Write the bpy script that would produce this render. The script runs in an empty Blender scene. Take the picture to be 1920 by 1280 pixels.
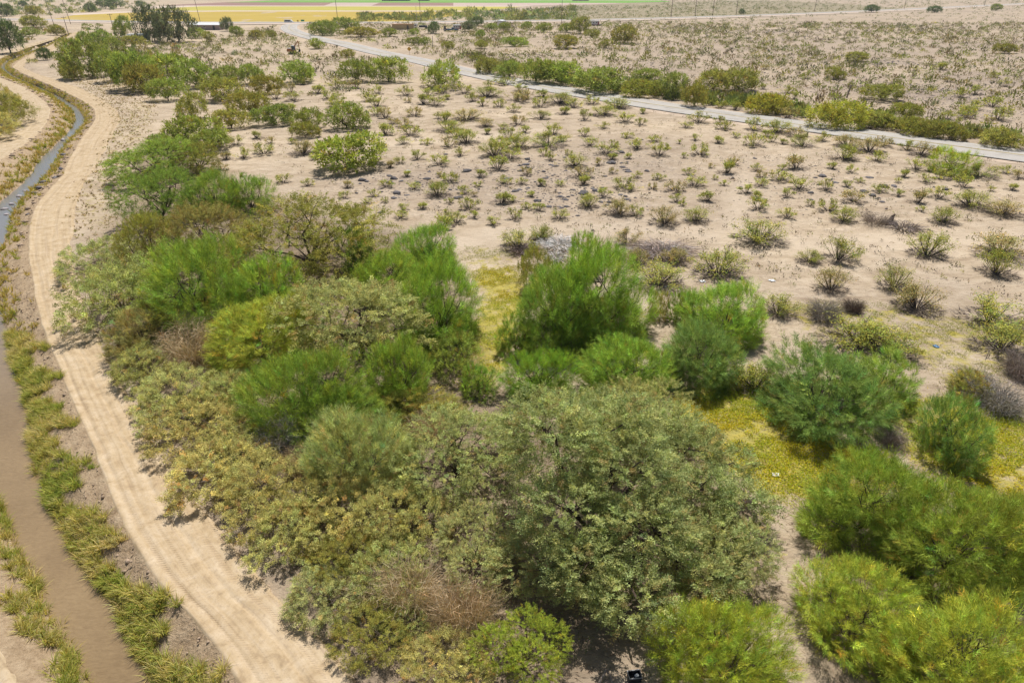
import bpy, math, random
import numpy as np
from mathutils import Vector

random.seed(7)
RNG = np.random.default_rng(7)
SC = bpy.context.scene
COL = SC.collection

# ------------------------------------------------------------------ camera
CAM_H = 22.0
FPX = 1280.0                     # focal length in pixels of the 1920 px wide photograph
PITCH = math.atan(670.0 / FPX)   # horizon a little above the top edge
cam_d = bpy.data.cameras.new('camera')
cam_d.sensor_width = 36.0
cam_d.lens = 24.0
cam_d.clip_start = 0.1
cam_d.clip_end = 20000.0
cam = bpy.data.objects.new('camera', cam_d)
COL.objects.link(cam)
cam.location = (0, 0, CAM_H)
cam.rotation_euler = (math.pi / 2 - PITCH, 0, 0)
SC.camera = cam

# ------------------------------------------------------------------ sky, sun, exposure
SUN_EL = math.radians(65)
SUN_AZ = math.radians(6)         # from +Y towards +X
world = bpy.data.worlds.new('World')
SC.world = world
world.use_nodes = True
wn = world.node_tree
wn.nodes.clear()
w_out = wn.nodes.new('ShaderNodeOutputWorld')
w_bg = wn.nodes.new('ShaderNodeBackground')
w_sky = wn.nodes.new('ShaderNodeTexSky')
w_sky.sky_type = 'NISHITA'
w_sky.sun_disc = False
w_sky.sun_elevation = SUN_EL
w_sky.sun_rotation = SUN_AZ
w_sky.dust_density = 1.5
w_bg.inputs['Strength'].default_value = 0.08
wn.links.new(w_sky.outputs[0], w_bg.inputs[0])
wn.links.new(w_bg.outputs[0], w_out.inputs[0])
sun_d = bpy.data.lights.new('sun', 'SUN')
sun_d.energy = 5.0
sun_d.angle = math.radians(0.6)
sun_d.color = (1.0, 0.975, 0.93)
sun = bpy.data.objects.new('sun', sun_d)
COL.objects.link(sun)
sdir = Vector((math.sin(SUN_AZ) * math.cos(SUN_EL), math.cos(SUN_AZ) * math.cos(SUN_EL), math.sin(SUN_EL)))
sun.rotation_euler = sdir.to_track_quat('Z', 'Y').to_euler()
SC.view_settings.view_transform = 'Standard'
SC.view_settings.look = 'None'
SC.view_settings.exposure = 0.0
SC.view_settings.gamma = 1.0
SC.cycles.max_bounces = 5
SC.cycles.diffuse_bounces = 2
SC.cycles.transmission_bounces = 3
SC.cycles.volume_bounces = 0
SC.cycles.transparent_max_bounces = 4

# ------------------------------------------------------------------ survey: a pixel of the photograph -> a point of the place
cp, sp = math.cos(PITCH), math.sin(PITCH)

def ray(x, y):
    u = (x - 960.0) / FPX
    v = (640.0 - y) / FPX
    return np.array([u, cp + v * sp, -sp + v * cp])

def P(x, y, z=0.0):
    d = ray(x, y)
    t = (z - CAM_H) / d[2]
    return np.array([d[0] * t, d[1] * t, z])

def depth_at(x, y, z=0.0):
    d = ray(x, y)
    return (z - CAM_H) / d[2]          # distance along the view axis

def to_px(p):
    q = np.asarray(p, float) - np.array([0, 0, CAM_H])
    dz = q[1] * cp - q[2] * sp
    return 960 + FPX * q[0] / dz, 640 - FPX * (q[1] * sp + q[2] * cp) / dz

# ------------------------------------------------------------------ material helpers
MATS = {}

def new_mat(name):
    m = bpy.data.materials.new(name)
    m.use_nodes = True
    m.node_tree.nodes.clear()
    MATS[name] = m
    return m, m.node_tree.nodes, m.node_tree.links

def N(nodes, typ, **kw):
    n = nodes.new(typ)
    for k, v in kw.items():
        if k in n.inputs:
            n.inputs[k].default_value = v
        else:
            setattr(n, k, v)
    return n

def rgba(c):
    return (c[0], c[1], c[2], 1.0)

def ramp(nodes, stops, interp='LINEAR'):
    r = nodes.new('ShaderNodeValToRGB')
    r.color_ramp.interpolation = interp
    e = r.color_ramp.elements
    while len(e) > 1:
        e.remove(e[-1])
    e[0].position = stops[0][0]
    e[0].color = rgba(stops[0][1]) if not np.isscalar(stops[0][1]) else (stops[0][1],) * 3 + (1,)
    for p, c in stops[1:]:
        k = e.new(p)
        k.color = rgba(c) if not np.isscalar(c) else (c,) * 3 + (1,)
    return r

def mix(nodes, links, fac, a, b, blend='MIX'):
    m = nodes.new('ShaderNodeMix')
    m.data_type = 'RGBA'
    m.blend_type = blend
    for sock, val in ((m.inputs[0], fac), (m.inputs[6], a), (m.inputs[7], b)):
        if hasattr(val, 'is_output'):
            links.new(val, sock)
        elif np.isscalar(val):
            sock.default_value = val
        else:
            sock.default_value = rgba(val)
    return m.outputs[2]

def math_n(nodes, links, op, a, b=None, c=None, clamp=False):
    m = nodes.new('ShaderNodeMath')
    m.operation = op
    m.use_clamp = clamp
    for i, val in enumerate((a, b, c)):
        if val is None:
            continue
        if hasattr(val, 'is_output'):
            links.new(val, m.inputs[i])
        else:
            m.inputs[i].default_value = val
    return m.outputs[0]

def noise(nodes, links, vec, scale, detail=4.0, rough=0.55, dist=0.0):
    n = nodes.new('ShaderNodeTexNoise')
    n.inputs['Scale'].default_value = scale
    n.inputs['Detail'].default_value = detail
    n.inputs['Roughness'].default_value = rough
    n.inputs['Distortion'].default_value = dist
    if vec is not None:
        links.new(vec, n.inputs['Vector'])
    return n.outputs['Fac']

def principled(nodes, links, color, rough=0.9, bump=None, bump_strength=0.3, bump_dist=0.05, spec=0.3, metallic=0.0):
    out = nodes.new('ShaderNodeOutputMaterial')
    b = nodes.new('ShaderNodeBsdfPrincipled')
    if hasattr(color, 'is_output'):
        links.new(color, b.inputs['Base Color'])
    else:
        b.inputs['Base Color'].default_value = rgba(color)
    if hasattr(rough, 'is_output'):
        links.new(rough, b.inputs['Roughness'])
    else:
        b.inputs['Roughness'].default_value = rough
    b.inputs['Specular IOR Level'].default_value = spec
    b.inputs['Metallic'].default_value = metallic
    if bump is not None:
        bn = nodes.new('ShaderNodeBump')
        bn.inputs['Strength'].default_value = bump_strength
        bn.inputs['Distance'].default_value = bump_dist
        links.new(bump, bn.inputs['Height'])
        links.new(bn.outputs[0], b.inputs['Normal'])
    links.new(b.outputs[0], out.inputs[0])
    return b

def simple_mat(name, color, rough=0.7, vary=0.15, scale=3.0, spec=0.3, metallic=0.0, bump=0.0):
    m, n, l = new_mat(name)
    tc = n.new('ShaderNodeTexCoord')
    f = noise(n, l, tc.outputs['Object'], scale, 5.0)
    lo = tuple(max(0, c * (1 - vary)) for c in color)
    hi = tuple(min(1, c * (1 + vary)) for c in color)
    r = ramp(n, [(0.3, lo), (0.7, hi)])
    l.new(f, r.inputs[0])
    principled(n, l, r.outputs[0], rough, f if bump else None, bump, 0.03, spec, metallic)
    return m

# ---- foliage: leaf tint (attribute) x the plant's own colour (object colour)
def foliage_mat(name, transl=0.38, rough=0.55, spec=0.25):
    m, n, l = new_mat(name)
    at = N(n, 'ShaderNodeAttribute', attribute_name='tint')
    oi = n.new('ShaderNodeObjectInfo')
    c = mix(n, l, 1.0, at.outputs['Color'], oi.outputs['Color'], 'MULTIPLY')
    out = n.new('ShaderNodeOutputMaterial')
    d = n.new('ShaderNodeBsdfPrincipled')
    d.inputs['Roughness'].default_value = rough
    d.inputs['Specular IOR Level'].default_value = spec
    l.new(c, d.inputs['Base Color'])
    t = n.new('ShaderNodeBsdfTranslucent')
    ct = mix(n, l, 1.0, c, (1.08, 1.16, 0.66), 'MULTIPLY')
    l.new(ct, t.inputs['Color'])
    ms = n.new('ShaderNodeMixShader')
    ms.inputs[0].default_value = transl
    l.new(d.outputs[0], ms.inputs[1])
    l.new(t.outputs[0], ms.inputs[2])
    l.new(ms.outputs[0], out.inputs[0])
    return m

foliage_mat('foliage', 0.30, 0.6, 0.07)
foliage_mat('dry_twig', 0.12, 0.8, 0.08)
simple_mat('bark', (0.085, 0.06, 0.045), 0.9, 0.4, 6.0, 0.2, bump=0.4)
simple_mat('pale_bark', (0.22, 0.17, 0.13), 0.9, 0.35, 6.0, 0.2, bump=0.4)

# ---- desert sand with gravel speckle, dry ripples, stone fields, thin green cover and bare wheel paths
m, n, l = new_mat('desert_ground')
geo = n.new('ShaderNodeNewGeometry')
pos = geo.outputs['Position']
big = noise(n, l, pos, 0.035, 3.0, 0.6)
mpg = n.new('ShaderNodeMapping')
mpg.inputs['Scale'].default_value = (0.75, 1.25, 1.0)
l.new(pos, mpg.inputs[0])
mid = noise(n, l, mpg.outputs[0], 0.42, 5.0, 0.68, 0.5)
fin = noise(n, l, mpg.outputs[0], 2.1, 4.0, 0.7)
grit = noise(n, l, pos, 9.0, 4.0, 0.7)
r1 = ramp(n, [(0.30, (0.35, 0.265, 0.175)), (0.46, (0.50, 0.395, 0.275)), (0.64, (0.595, 0.485, 0.352))])
l.new(mid, r1.inputs[0])
r2 = ramp(n, [(0.35, (0.80, 0.79, 0.80)), (0.65, (1.07, 1.06, 1.04))])
l.new(big, r2.inputs[0])
c = mix(n, l, 1.0, r1.outputs[0], r2.outputs[0], 'MULTIPLY')
sp_ = ramp(n, [(0.52, 0.0), (0.68, 1.0)])
l.new(fin, sp_.inputs[0])
gr_ = ramp(n, [(0.50, 0.0), (0.66, 1.0)])
l.new(grit, gr_.inputs[0])
aS = N(n, 'ShaderNodeAttribute', attribute_name='bare')
aC = N(n, 'ShaderNodeAttribute', attribute_name='cover')
aR = N(n, 'ShaderNodeAttribute', attribute_name='stony')
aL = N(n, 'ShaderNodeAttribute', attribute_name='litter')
rough_fac = math_n(n, l, 'MULTIPLY', math_n(n, l, 'MULTIPLY', sp_.outputs[0], 0.75), math_n(n, l, 'SUBTRACT', 1.0, aS.outputs['Fac'], clamp=True))
c = mix(n, l, rough_fac, c, (0.30, 0.215, 0.155))
c = mix(n, l, math_n(n, l, 'MULTIPLY', gr_.outputs[0], math_n(n, l, 'MULTIPLY_ADD', aS.outputs['Fac'], -0.15, 0.2)), c, (0.22, 0.17, 0.14))
# lighter, smoother sand where wheels or water have swept it
c = mix(n, l, math_n(n, l, 'MULTIPLY', aS.outputs['Fac'], 0.55), c, (0.585, 0.475, 0.355))
# dark desert pavement
vor = n.new('ShaderNodeTexVoronoi')
vor.inputs['Scale'].default_value = 2.2
l.new(pos, vor.inputs['Vector'])
vr = ramp(n, [(0.0, 1.0), (0.35, 1.0), (0.5, 0.0)])
l.new(vor.outputs['Distance'], vr.inputs[0])
st = math_n(n, l, 'MULTIPLY', math_n(n, l, 'MULTIPLY', aR.outputs['Fac'], vr.outputs[0]), ramp(n, [(0.42, 0.0), (0.56, 0.8)]).outputs[0])
st_ramp = [k for k in n if k.type == 'VALTORGB'][-1]
l.new(mid, st_ramp.inputs[0])
c = mix(n, l, math_n(n, l, 'MULTIPLY', aR.outputs['Fac'], 0.45), c, (0.30, 0.235, 0.195))
c = mix(n, l, st, c, (0.13, 0.11, 0.105))
# thin mat of low green and dry plants
cv = noise(n, l, pos, 0.9, 4.0, 0.7, 0.6)
cvr = ramp(n, [(0.40, 0.0), (0.58, 1.0)])
l.new(math_n(n, l, 'ADD', cv, math_n(n, l, 'MULTIPLY_ADD', aC.outputs['Fac'], 0.34, -0.22)), cvr.inputs[0])
cov = math_n(n, l, 'MULTIPLY', math_n(n, l, 'MULTIPLY', cvr.outputs[0], 0.8), math_n(n, l, 'MULTIPLY', aC.outputs['Fac'], 2.5, clamp=True))
gcol = ramp(n, [(0.35, (0.29, 0.265, 0.045)), (0.6, (0.44, 0.36, 0.045))])
l.new(fin, gcol.inputs[0])
c = mix(n, l, cov, c, gcol.outputs[0])
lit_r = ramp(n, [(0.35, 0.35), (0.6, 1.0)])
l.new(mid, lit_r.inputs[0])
lcol = ramp(n, [(0.35, (0.115, 0.082, 0.055)), (0.65, (0.24, 0.175, 0.115))])  # leaf-litter brown, dark enough to paint shade between the crowns
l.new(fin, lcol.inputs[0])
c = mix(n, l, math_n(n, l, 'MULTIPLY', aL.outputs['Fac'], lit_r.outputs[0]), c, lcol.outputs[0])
hgt = math_n(n, l, 'ADD', math_n(n, l, 'MULTIPLY', fin, 0.7), math_n(n, l, 'ADD', math_n(n, l, 'MULTIPLY', grit, 0.3), math_n(n, l, 'MULTIPLY', mid, 1.2)))
principled(n, l, c, 0.95, hgt, 0.75, 0.25, 0.05)

# ---- graded dirt road: u = metres across, v = metres along
def track_material(name, lanes, tint):
    m, n, l = new_mat(name)
    uv = n.new('ShaderNodeUVMap')
    uv.uv_map = 'UVMap'
    sx = n.new('ShaderNodeSeparateXYZ')
    l.new(uv.outputs[0], sx.inputs[0])
    u, v = sx.outputs[0], sx.outputs[1]
    geo = n.new('ShaderNodeNewGeometry')
    pos = geo.outputs['Position']
    a = noise(n, l, pos, 1.1, 6.0, 0.7, 0.5)
    b = noise(n, l, pos, 6.0, 4.0, 0.7)
    mp = n.new('ShaderNodeMapping')
    mp.inputs['Scale'].default_value = (3.2, 0.10, 1.0)
    l.new(uv.outputs[0], mp.inputs[0])
    streak = noise(n, l, mp.outputs[0], 1.0, 5.0, 0.6, 0.3)
    r = ramp(n, [(0.30, (0.27 * tint[0], 0.185 * tint[1], 0.105 * tint[2])), (0.46, (0.465 * tint[0], 0.345 * tint[1], 0.208 * tint[2])), (0.66, (0.585 * tint[0], 0.465 * tint[1], 0.32 * tint[2]))])
    l.new(math_n(n, l, 'ADD', math_n(n, l, 'MULTIPLY', a, 0.68), math_n(n, l, 'MULTIPLY', streak, 0.32)), r.inputs[0])
    c = r.outputs[0]
    wob = math_n(n, l, 'MULTIPLY_ADD', noise(n, l, mp.outputs[0], 0.35, 2.0), 0.5, -0.25)
    uu = math_n(n, l, 'ADD', u, wob)
    tread = None
    for (cu, wd, period, ang) in lanes:
        d = math_n(n, l, 'ABSOLUTE', math_n(n, l, 'SUBTRACT', uu, cu))
        band = math_n(n, l, 'SUBTRACT', 1.0, math_n(n, l, 'DIVIDE', d, wd), clamp=True)
        band = math_n(n, l, 'MULTIPLY', band, 2.2, clamp=True)
        ph = math_n(n, l, 'ADD', math_n(n, l, 'DIVIDE', v, period / 6.2832), math_n(n, l, 'MULTIPLY', math_n(n, l, 'SUBTRACT', uu, cu), ang))
        s = math_n(n, l, 'MULTIPLY_ADD', math_n(n, l, 'SINE', ph), 0.5, 0.5)
        mk = noise(n, l, mp.outputs[0], 0.8, 2.0)
        mkr = ramp(n, [(0.46, 0.0), (0.62, 1.0)])
        l.new(mk, mkr.inputs[0])
        s = math_n(n, l, 'MULTIPLY', math_n(n, l, 'MULTIPLY', s, band), mkr.outputs[0])
        tread = s if tread is None else math_n(n, l, 'MAXIMUM', tread, s)
    c = mix(n, l, math_n(n, l, 'MULTIPLY', tread, 0.40), c, (0.30 * tint[0], 0.20 * tint[1], 0.12 * tint[2]))
    sr = ramp(n, [(0.53, 0.0), (0.66, 0.8)])
    l.new(b, sr.inputs[0])
    c = mix(n, l, math_n(n, l, 'MULTIPLY', sr.outputs[0], 0.6), c, (0.33, 0.24, 0.16))
    st2 = ramp(n, [(0.60, 0.0), (0.72, 0.7)])
    l.new(streak, st2.inputs[0])
    c = mix(n, l, st2.outputs[0], c, (0.40 * tint[0], 0.29 * tint[1], 0.19 * tint[2]))
    h = math_n(n, l, 'SUBTRACT', math_n(n, l, 'ADD', math_n(n, l, 'MULTIPLY', a, 0.6), math_n(n, l, 'ADD', math_n(n, l, 'MULTIPLY', b, 0.35), math_n(n, l, 'MULTIPLY', streak, 0.3))), math_n(n, l, 'MULTIPLY', tread, 0.5))
    principled(n, l, c, 0.95, h, 0.5, 0.06, 0.1)
    return m

track_material('graded_track', [(0.75, 0.24, 0.15, 5.0), (1.15, 0.20, 0.14, -5.0), (1.75, 0.24, 0.16, -5.0), (2.9, 0.15, 0.14, 4.0), (3.35, 0.22, 0.14, 4.0), (4.2, 0.22, 0.15, -4.0)], (1.0, 1.0, 1.0))
track_material('left_track', [(1.2, 0.25, 0.3, 4.0), (2.6, 0.25, 0.3, -4.0)], (1.0, 1.02, 1.05))

# ---- canal bank soil: dark crumbly earth
m, n, l = new_mat('bank_soil')
geo = n.new('ShaderNodeNewGeometry')
a = noise(n, l, geo.outputs['Position'], 1.3, 7.0, 0.7)
b = noise(n, l, geo.outputs['Position'], 7.0, 5.0, 0.7)
r = ramp(n, [(0.3, (0.23, 0.15, 0.082)), (0.5, (0.42, 0.305, 0.19)), (0.68, (0.56, 0.43, 0.28))])
l.new(math_n(n, l, 'ADD', math_n(n, l, 'MULTIPLY', a, 0.6), math_n(n, l, 'MULTIPLY', b, 0.4)), r.inputs[0])
principled(n, l, r.outputs[0], 0.95, math_n(n, l, 'ADD', a, math_n(n, l, 'MULTIPLY', b, 0.6)), 0.9, 0.2, 0.1)

# ---- muddy water
m, n, l = new_mat('muddy_water')
geo = n.new('ShaderNodeNewGeometry')
mp = N(n, 'ShaderNodeMapping')
mp.inputs['Rotation'].default_value = (0, 0, math.radians(-25))
mp.inputs['Scale'].default_value = (1.0, 2.6, 1.0)
l.new(geo.outputs['Position'], mp.inputs[0])
rp = noise(n, l, mp.outputs[0], 3.2, 4.0, 0.6, 0.8)
lg = noise(n, l, geo.outputs['Position'], 0.25, 3.0)
r = ramp(n, [(0.3, (0.19, 0.125, 0.06)), (0.7, (0.31, 0.215, 0.11))])
l.new(math_n(n, l, 'ADD', math_n(n, l, 'MULTIPLY', lg, 0.5), math_n(n, l, 'MULTIPLY', rp, 0.5)), r.inputs[0])
sy = n.new('ShaderNodeSeparateXYZ')
l.new(geo.outputs['Position'], sy.inputs[0])
up = n.new('ShaderNodeMapRange')
up.inputs['From Min'].default_value = 35.0
up.inputs['From Max'].default_value = 75.0
l.new(sy.outputs[1], up.inputs[0])
wc = mix(n, l, up.outputs[0], r.outputs[0], (0.21, 0.205, 0.20))  # pale grey upstream: clear shallows, lightened as a painted sky reflection
bs = principled(n, l, wc, 0.03, rp, 0.26, 0.06, 0.5)
bs.inputs['IOR'].default_value = 1.55

# ---- asphalt, old and pale with sealed cracks running along it
m, n, l = new_mat('asphalt')
uv = n.new('ShaderNodeUVMap'); uv.uv_map = 'UVMap'
mp = N(n, 'ShaderNodeMapping')
mp.inputs['Scale'].default_value = (1.0, 0.02, 1.0)
l.new(uv.outputs[0], mp.inputs[0])
s = noise(n, l, mp.outputs[0], 2.6, 4.0, 0.65, 0.2)
geo = n.new('ShaderNodeNewGeometry')
b = noise(n, l, geo.outputs['Position'], 0.6, 6.0, 0.6)
r = ramp(n, [(0.36, (0.20, 0.18, 0.155)), (0.45, (0.42, 0.385, 0.34)), (0.68, (0.51, 0.47, 0.42))])
l.new(math_n(n, l, 'ADD', math_n(n, l, 'MULTIPLY', s, 0.75), math_n(n, l, 'MULTIPLY', b, 0.25)), r.inputs[0])
principled(n, l, r.outputs[0], 0.95, b, 0.2, 0.02, 0.05)

# ---- crop fields with rows
def field_mat(name, a_, b_, row=1.5, ang=0.0):
    m, n, l = new_mat(name)
    geo = n.new('ShaderNodeNewGeometry')
    f = noise(n, l, geo.outputs['Position'], 0.02, 6.0, 0.65)
    mp = N(n, 'ShaderNodeMapping')
    mp.inputs['Rotation'].default_value = (0, 0, ang)
    mp.inputs['Scale'].default_value = (0.004, 0.16, 1)
    l.new(geo.outputs['Position'], mp.inputs[0])
    g = noise(n, l, mp.outputs[0], 1.0, 5.0, 0.6)
    r = ramp(n, [(0.35, a_), (0.65, b_)])
    l.new(math_n(n, l, 'ADD', math_n(n, l, 'MULTIPLY', f, 0.5), math_n(n, l, 'MULTIPLY', g, 0.5)), r.inputs[0])
    principled(n, l, r.outputs[0], 0.95, spec=0.1)
field_mat('gold_crop', (0.40, 0.285, 0.06), (0.50, 0.365, 0.085))
field_mat('yellow_crop', (0.40, 0.345, 0.075), (0.50, 0.435, 0.10))
field_mat('green_crop', (0.15, 0.31, 0.06), (0.22, 0.38, 0.08))
field_mat('ploughed', (0.27, 0.16, 0.13), (0.34, 0.21, 0.17))
field_mat('fallow', (0.46, 0.34, 0.29), (0.53, 0.41, 0.34))
field_mat('pale_dirt', (0.55, 0.44, 0.35), (0.62, 0.50, 0.40))
field_mat('scrub_flat', (0.26, 0.215, 0.135), (0.34, 0.28, 0.18))

# ---- rocks
m, n, l = new_mat('dark_stone')
oi = n.new('ShaderNodeObjectInfo')
tc = n.new('ShaderNodeTexCoord')
f = noise(n, l, tc.outputs['Object'], 4.0, 6.0, 0.65)
r = ramp(n, [(0.3, (0.055, 0.048, 0.048)), (0.6, (0.14, 0.125, 0.12)), (0.8, (0.27, 0.23, 0.21))])
l.new(f, r.inputs[0])
c = mix(n, l, 1.0, r.outputs[0], oi.outputs['Color'], 'MULTIPLY')
principled(n, l, c, 0.8, f, 0.6, 0.05, 0.3)
simple_mat('clod', (0.36, 0.265, 0.185), 0.95, 0.4, 5.0, 0.1, bump=0.5)

# ------------------------------------------------------------------ mesh helpers
def mesh_np(name, verts, faces, mats, tint=None, uv=None, smooth=False, attrs=None, mat_idx=None):
    """verts (n,3), faces (m,k) of one size k"""
    verts = np.asarray(verts, np.float32)
    faces = np.asarray(faces, np.int32)
    me = bpy.data.meshes.new(name)
    nv, nf, k = len(verts), len(faces), faces.shape[1]
    me.vertices.add(nv)
    me.vertices.foreach_set('co', verts.ravel())
    me.loops.add(nf * k)
    me.loops.foreach_set('vertex_index', faces.ravel())
    me.polygons.add(nf)
    me.polygons.foreach_set('loop_start', np.arange(0, nf * k, k, dtype=np.int32))
    if smooth:
        me.polygons.foreach_set('use_smooth', np.ones(nf, bool))
    if mat_idx is not None:
        me.polygons.foreach_set('material_index', np.asarray(mat_idx, np.int32))
    me.update(calc_edges=True)
    for mt in (mats if isinstance(mats, (list, tuple)) else [mats]):
        me.materials.append(MATS[mt])
    if tint is not None:
        a = me.attributes.new('tint', 'FLOAT_COLOR', 'POINT')
        t4 = np.ones((nv, 4), np.float32)
        t4[:, :3] = tint
        a.data.foreach_set('color', t4.ravel())
    for nm, arr in (attrs or {}).items():
        a = me.attributes.new(nm, 'FLOAT', 'POINT')
        a.data.foreach_set('value', np.asarray(arr, np.float32))
    if uv is not None:
        ul = me.uv_layers.new(name='UVMap')
        ul.data.foreach_set('uv', np.asarray(uv, np.float32)[faces.ravel()].ravel())
    return me

def link(name, me, parent=None, loc=None, kind=None, label=None, cat=None, group=None, color=None):
    o = bpy.data.objects.new(name, me)
    COL.objects.link(o)
    if parent is not None:
        o.parent = parent
    if loc is not None:
        o.location = loc
    return tag(o, label, cat, group, kind, color)

def tag(o, label=None, cat=None, group=None, kind=None, color=None):
    if label: o['label'] = label
    if cat: o['category'] = cat
    if group: o['group'] = group
    if kind: o['kind'] = kind
    if color is not None: o.color = (color[0], color[1], color[2], 1.0)
    return o

def empty(name, loc, rz=0.0, label=None, cat=None, group=None):
    o = bpy.data.objects.new(name, None)
    COL.objects.link(o)
    o.location = loc
    o.rotation_euler = (0, 0, rz)
    return tag(o, label, cat, group)

class MB:
    """collects boxes, tubes and lumps, then builds one mesh"""
    def __init__(s):
        s.v, s.f, s.n = [], [], 0
    def add(s, v, f):
        s.v.append(np.asarray(v, float))
        for q in f:
            s.f.append([i + s.n for i in q])
        s.n += len(v)
        return s
    def box(s, c, d, rz=0.0, taper=1.0, tilt=0.0):
        x, y, z = d[0] / 2, d[1] / 2, d[2] / 2
        v = np.array([(-x, -y, -z), (x, -y, -z), (x, y, -z), (-x, y, -z), (-x * taper, -y * taper, z), (x * taper, -y * taper, z), (x * taper, y * taper, z), (-x * taper, y * taper, z)])
        if tilt:
            ct, st_ = math.cos(tilt), math.sin(tilt)
            v = np.stack([v[:, 0] * ct + v[:, 2] * st_, v[:, 1], -v[:, 0] * st_ + v[:, 2] * ct], 1)
        cr, sr = math.cos(rz), math.sin(rz)
        v = np.stack([v[:, 0] * cr - v[:, 1] * sr, v[:, 0] * sr + v[:, 1] * cr, v[:, 2]], 1) + np.array(c)
        return s.add(v, [(0, 3, 2, 1), (4, 5, 6, 7), (0, 1, 5, 4), (1, 2, 6, 5), (2, 3, 7, 6), (3, 0, 4, 7)])
    def tube(s, pts, rad, k=5):
        v, f = tube_geo(pts, rad, k)
        return s.add(v, f)
    def prism(s, poly, y0, y1):
        """poly in the x-z plane, extruded along y"""
        k = len(poly)
        v = [(p[0], y0, p[1]) for p in poly] + [(p[0], y1, p[1]) for p in poly]
        f = [tuple(range(k)), tuple(range(2 * k - 1, k - 1, -1))] + [(i, k + i, k + (i + 1) % k, (i + 1) % k) for i in range(k)]
        return s.add(v, f)
    def mesh(s, name, mat, smooth=False):
        me = bpy.data.meshes.new(name)
        me.from_pydata([tuple(p) for p in np.concatenate(s.v)], [], s.f)
        me.materials.append(MATS[mat])
        if smooth:
            me.polygons.foreach_set('use_smooth', np.ones(len(me.polygons), bool))
        me.update()
        return me
    def build(s, name, mat, parent=None, smooth=False, **kw):
        return link(name, s.mesh(name, mat, smooth), parent, **kw)

def tube_geo(pts, rad, k=5):
    pts = np.asarray(pts, float)
    n_ = len(pts)
    rad = np.broadcast_to(np.asarray(rad, float), (n_,)) if not np.isscalar(rad) else np.full(n_, rad)
    V = []
    for i in range(n_):
        d = pts[min(i + 1, n_ - 1)] - pts[max(i - 1, 0)]
        d = d / (np.linalg.norm(d) + 1e-9)
        a = np.cross(d, (0.31, 0.95, 0.05) if abs(d[2]) > 0.8 else (0, 0, 1))
        a /= np.linalg.norm(a) + 1e-9
        b = np.cross(d, a)
        for j in range(k):
            t = 2 * math.pi * j / k
            V.append(pts[i] + rad[i] * (math.cos(t) * a + math.sin(t) * b))
    F = []
    for i in range(n_ - 1):
        for j in range(k):
            F.append((i * k + j, i * k + (j + 1) % k, (i + 1) * k + (j + 1) % k, (i + 1) * k + j))
    F.append(tuple(range(k - 1, -1, -1)))
    F.append(tuple(range((n_ - 1) * k, n_ * k)))
    return V, F

def wav(x, y, s, seed=0):
    """cheap smooth field in -1..1"""
    r = np.random.default_rng(seed)
    o = 0
    for i in range(6):
        a = r.uniform(0, 6.28)
        k = s * (1.0 + 0.9 * i)
        o = o + np.sin((x * math.cos(a) + y * math.sin(a)) * k + r.uniform(0, 6.28)) / (1 + 0.6 * i)
    return o / 2.6

def interp_rows(tab, ys, col):
    """tab rows sorted by image y"""
    return np.interp(ys, tab[:, 0], tab[:, col])

# ------------------------------------------------------------------ the canal corridor, row by row (image y, then six edges)
# left road outer edge, left road inner edge, water left, water right, right road left, right road right
ROWS = np.array(sorted([
    (1800, -60, 200, 420, 620, 890, 1260), (1500, -110, 110, 280, 410, 610, 890),
    (1280, -230, 30, 162, 282, 440, 665), (1204, -280, -5, 118, 240, 398, 612), (1144, -300, -30, 93, 215, 335, 556), (1054, -320, -60, 47, 155, 267, 466),
    (1004, -330, -90, 20, 118, 240, 415), (937, -330, -120, -10, 94, 208, 368), (854, -330, -160, -45, 57, 177, 310), (774, -330, -190, -70, 50, 143, 260),
    (694, -330, -205, -90, 30, 110, 214), (627, -320, -210, -105, 12, 83, 182), (560, -310, -205, -105, -14, 63, 152), (494, -290, -180, -85, -14, 55, 133),
    (440, -250, -130, -45, 6, 50, 136), (410, -220, -100, -15, 17, 56, 140), (377, -170, -70, 2, 34, 70, 144), (355, -140, -45, 32, 56, 93, 150),
    (333, -110, -25, 57, 84, 113, 165), (300, -60, 5, 81, 101, 128, 187), (270, -30, 50, 106, 122, 145, 202), (248, 2, 76, 130, 144, 160, 212),
    (227, 38, 92, 147, 161, 177, 226), (207, 50, 97, 138, 150, 178, 220), (190, 42, 84, 117, 127, 156, 198), (178, 30, 68, 97, 106, 132, 177),
    (165, 10, 48, 70, 79, 105, 150), (150, -30, 12, 35, 43, 70, 105), (138, -60, -15, 12, 19, 42, 66), (126, -70, -28, 0, 7, 22, 43),
    (115, -45, -14, 11, 18, 35, 50), (103, -5, 18, 38, 46, 57, 85), (95, 15, 38, 56, 65, 74, 99), (85, 45, 66, 80, 90, 96, 113), (75, 85, 99, 106, 112, 117, 131), (60, 122, 130, 134, 137, 140, 148)]), float)
WATER_Z = -1.25
_dense = []
for a_, b_ in zip(ROWS[:-1], ROWS[1:]):
    # rows about every 0.5 m near, 1.2 m far
    d0, d1 = P(0, a_[0])[1], P(0, b_[0])[1]
    k = int(max(2, min(60, abs(d0 - d1) / (0.3 if d0 < 60 else 0.9))))
    _dense += list(np.linspace(a_[0], b_[0], k, endpoint=False))
_dense = np.array(_dense + [ROWS[-1][0]])
RY = _dense[::-1]                                     # from near to far
EDGE = {}
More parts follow.
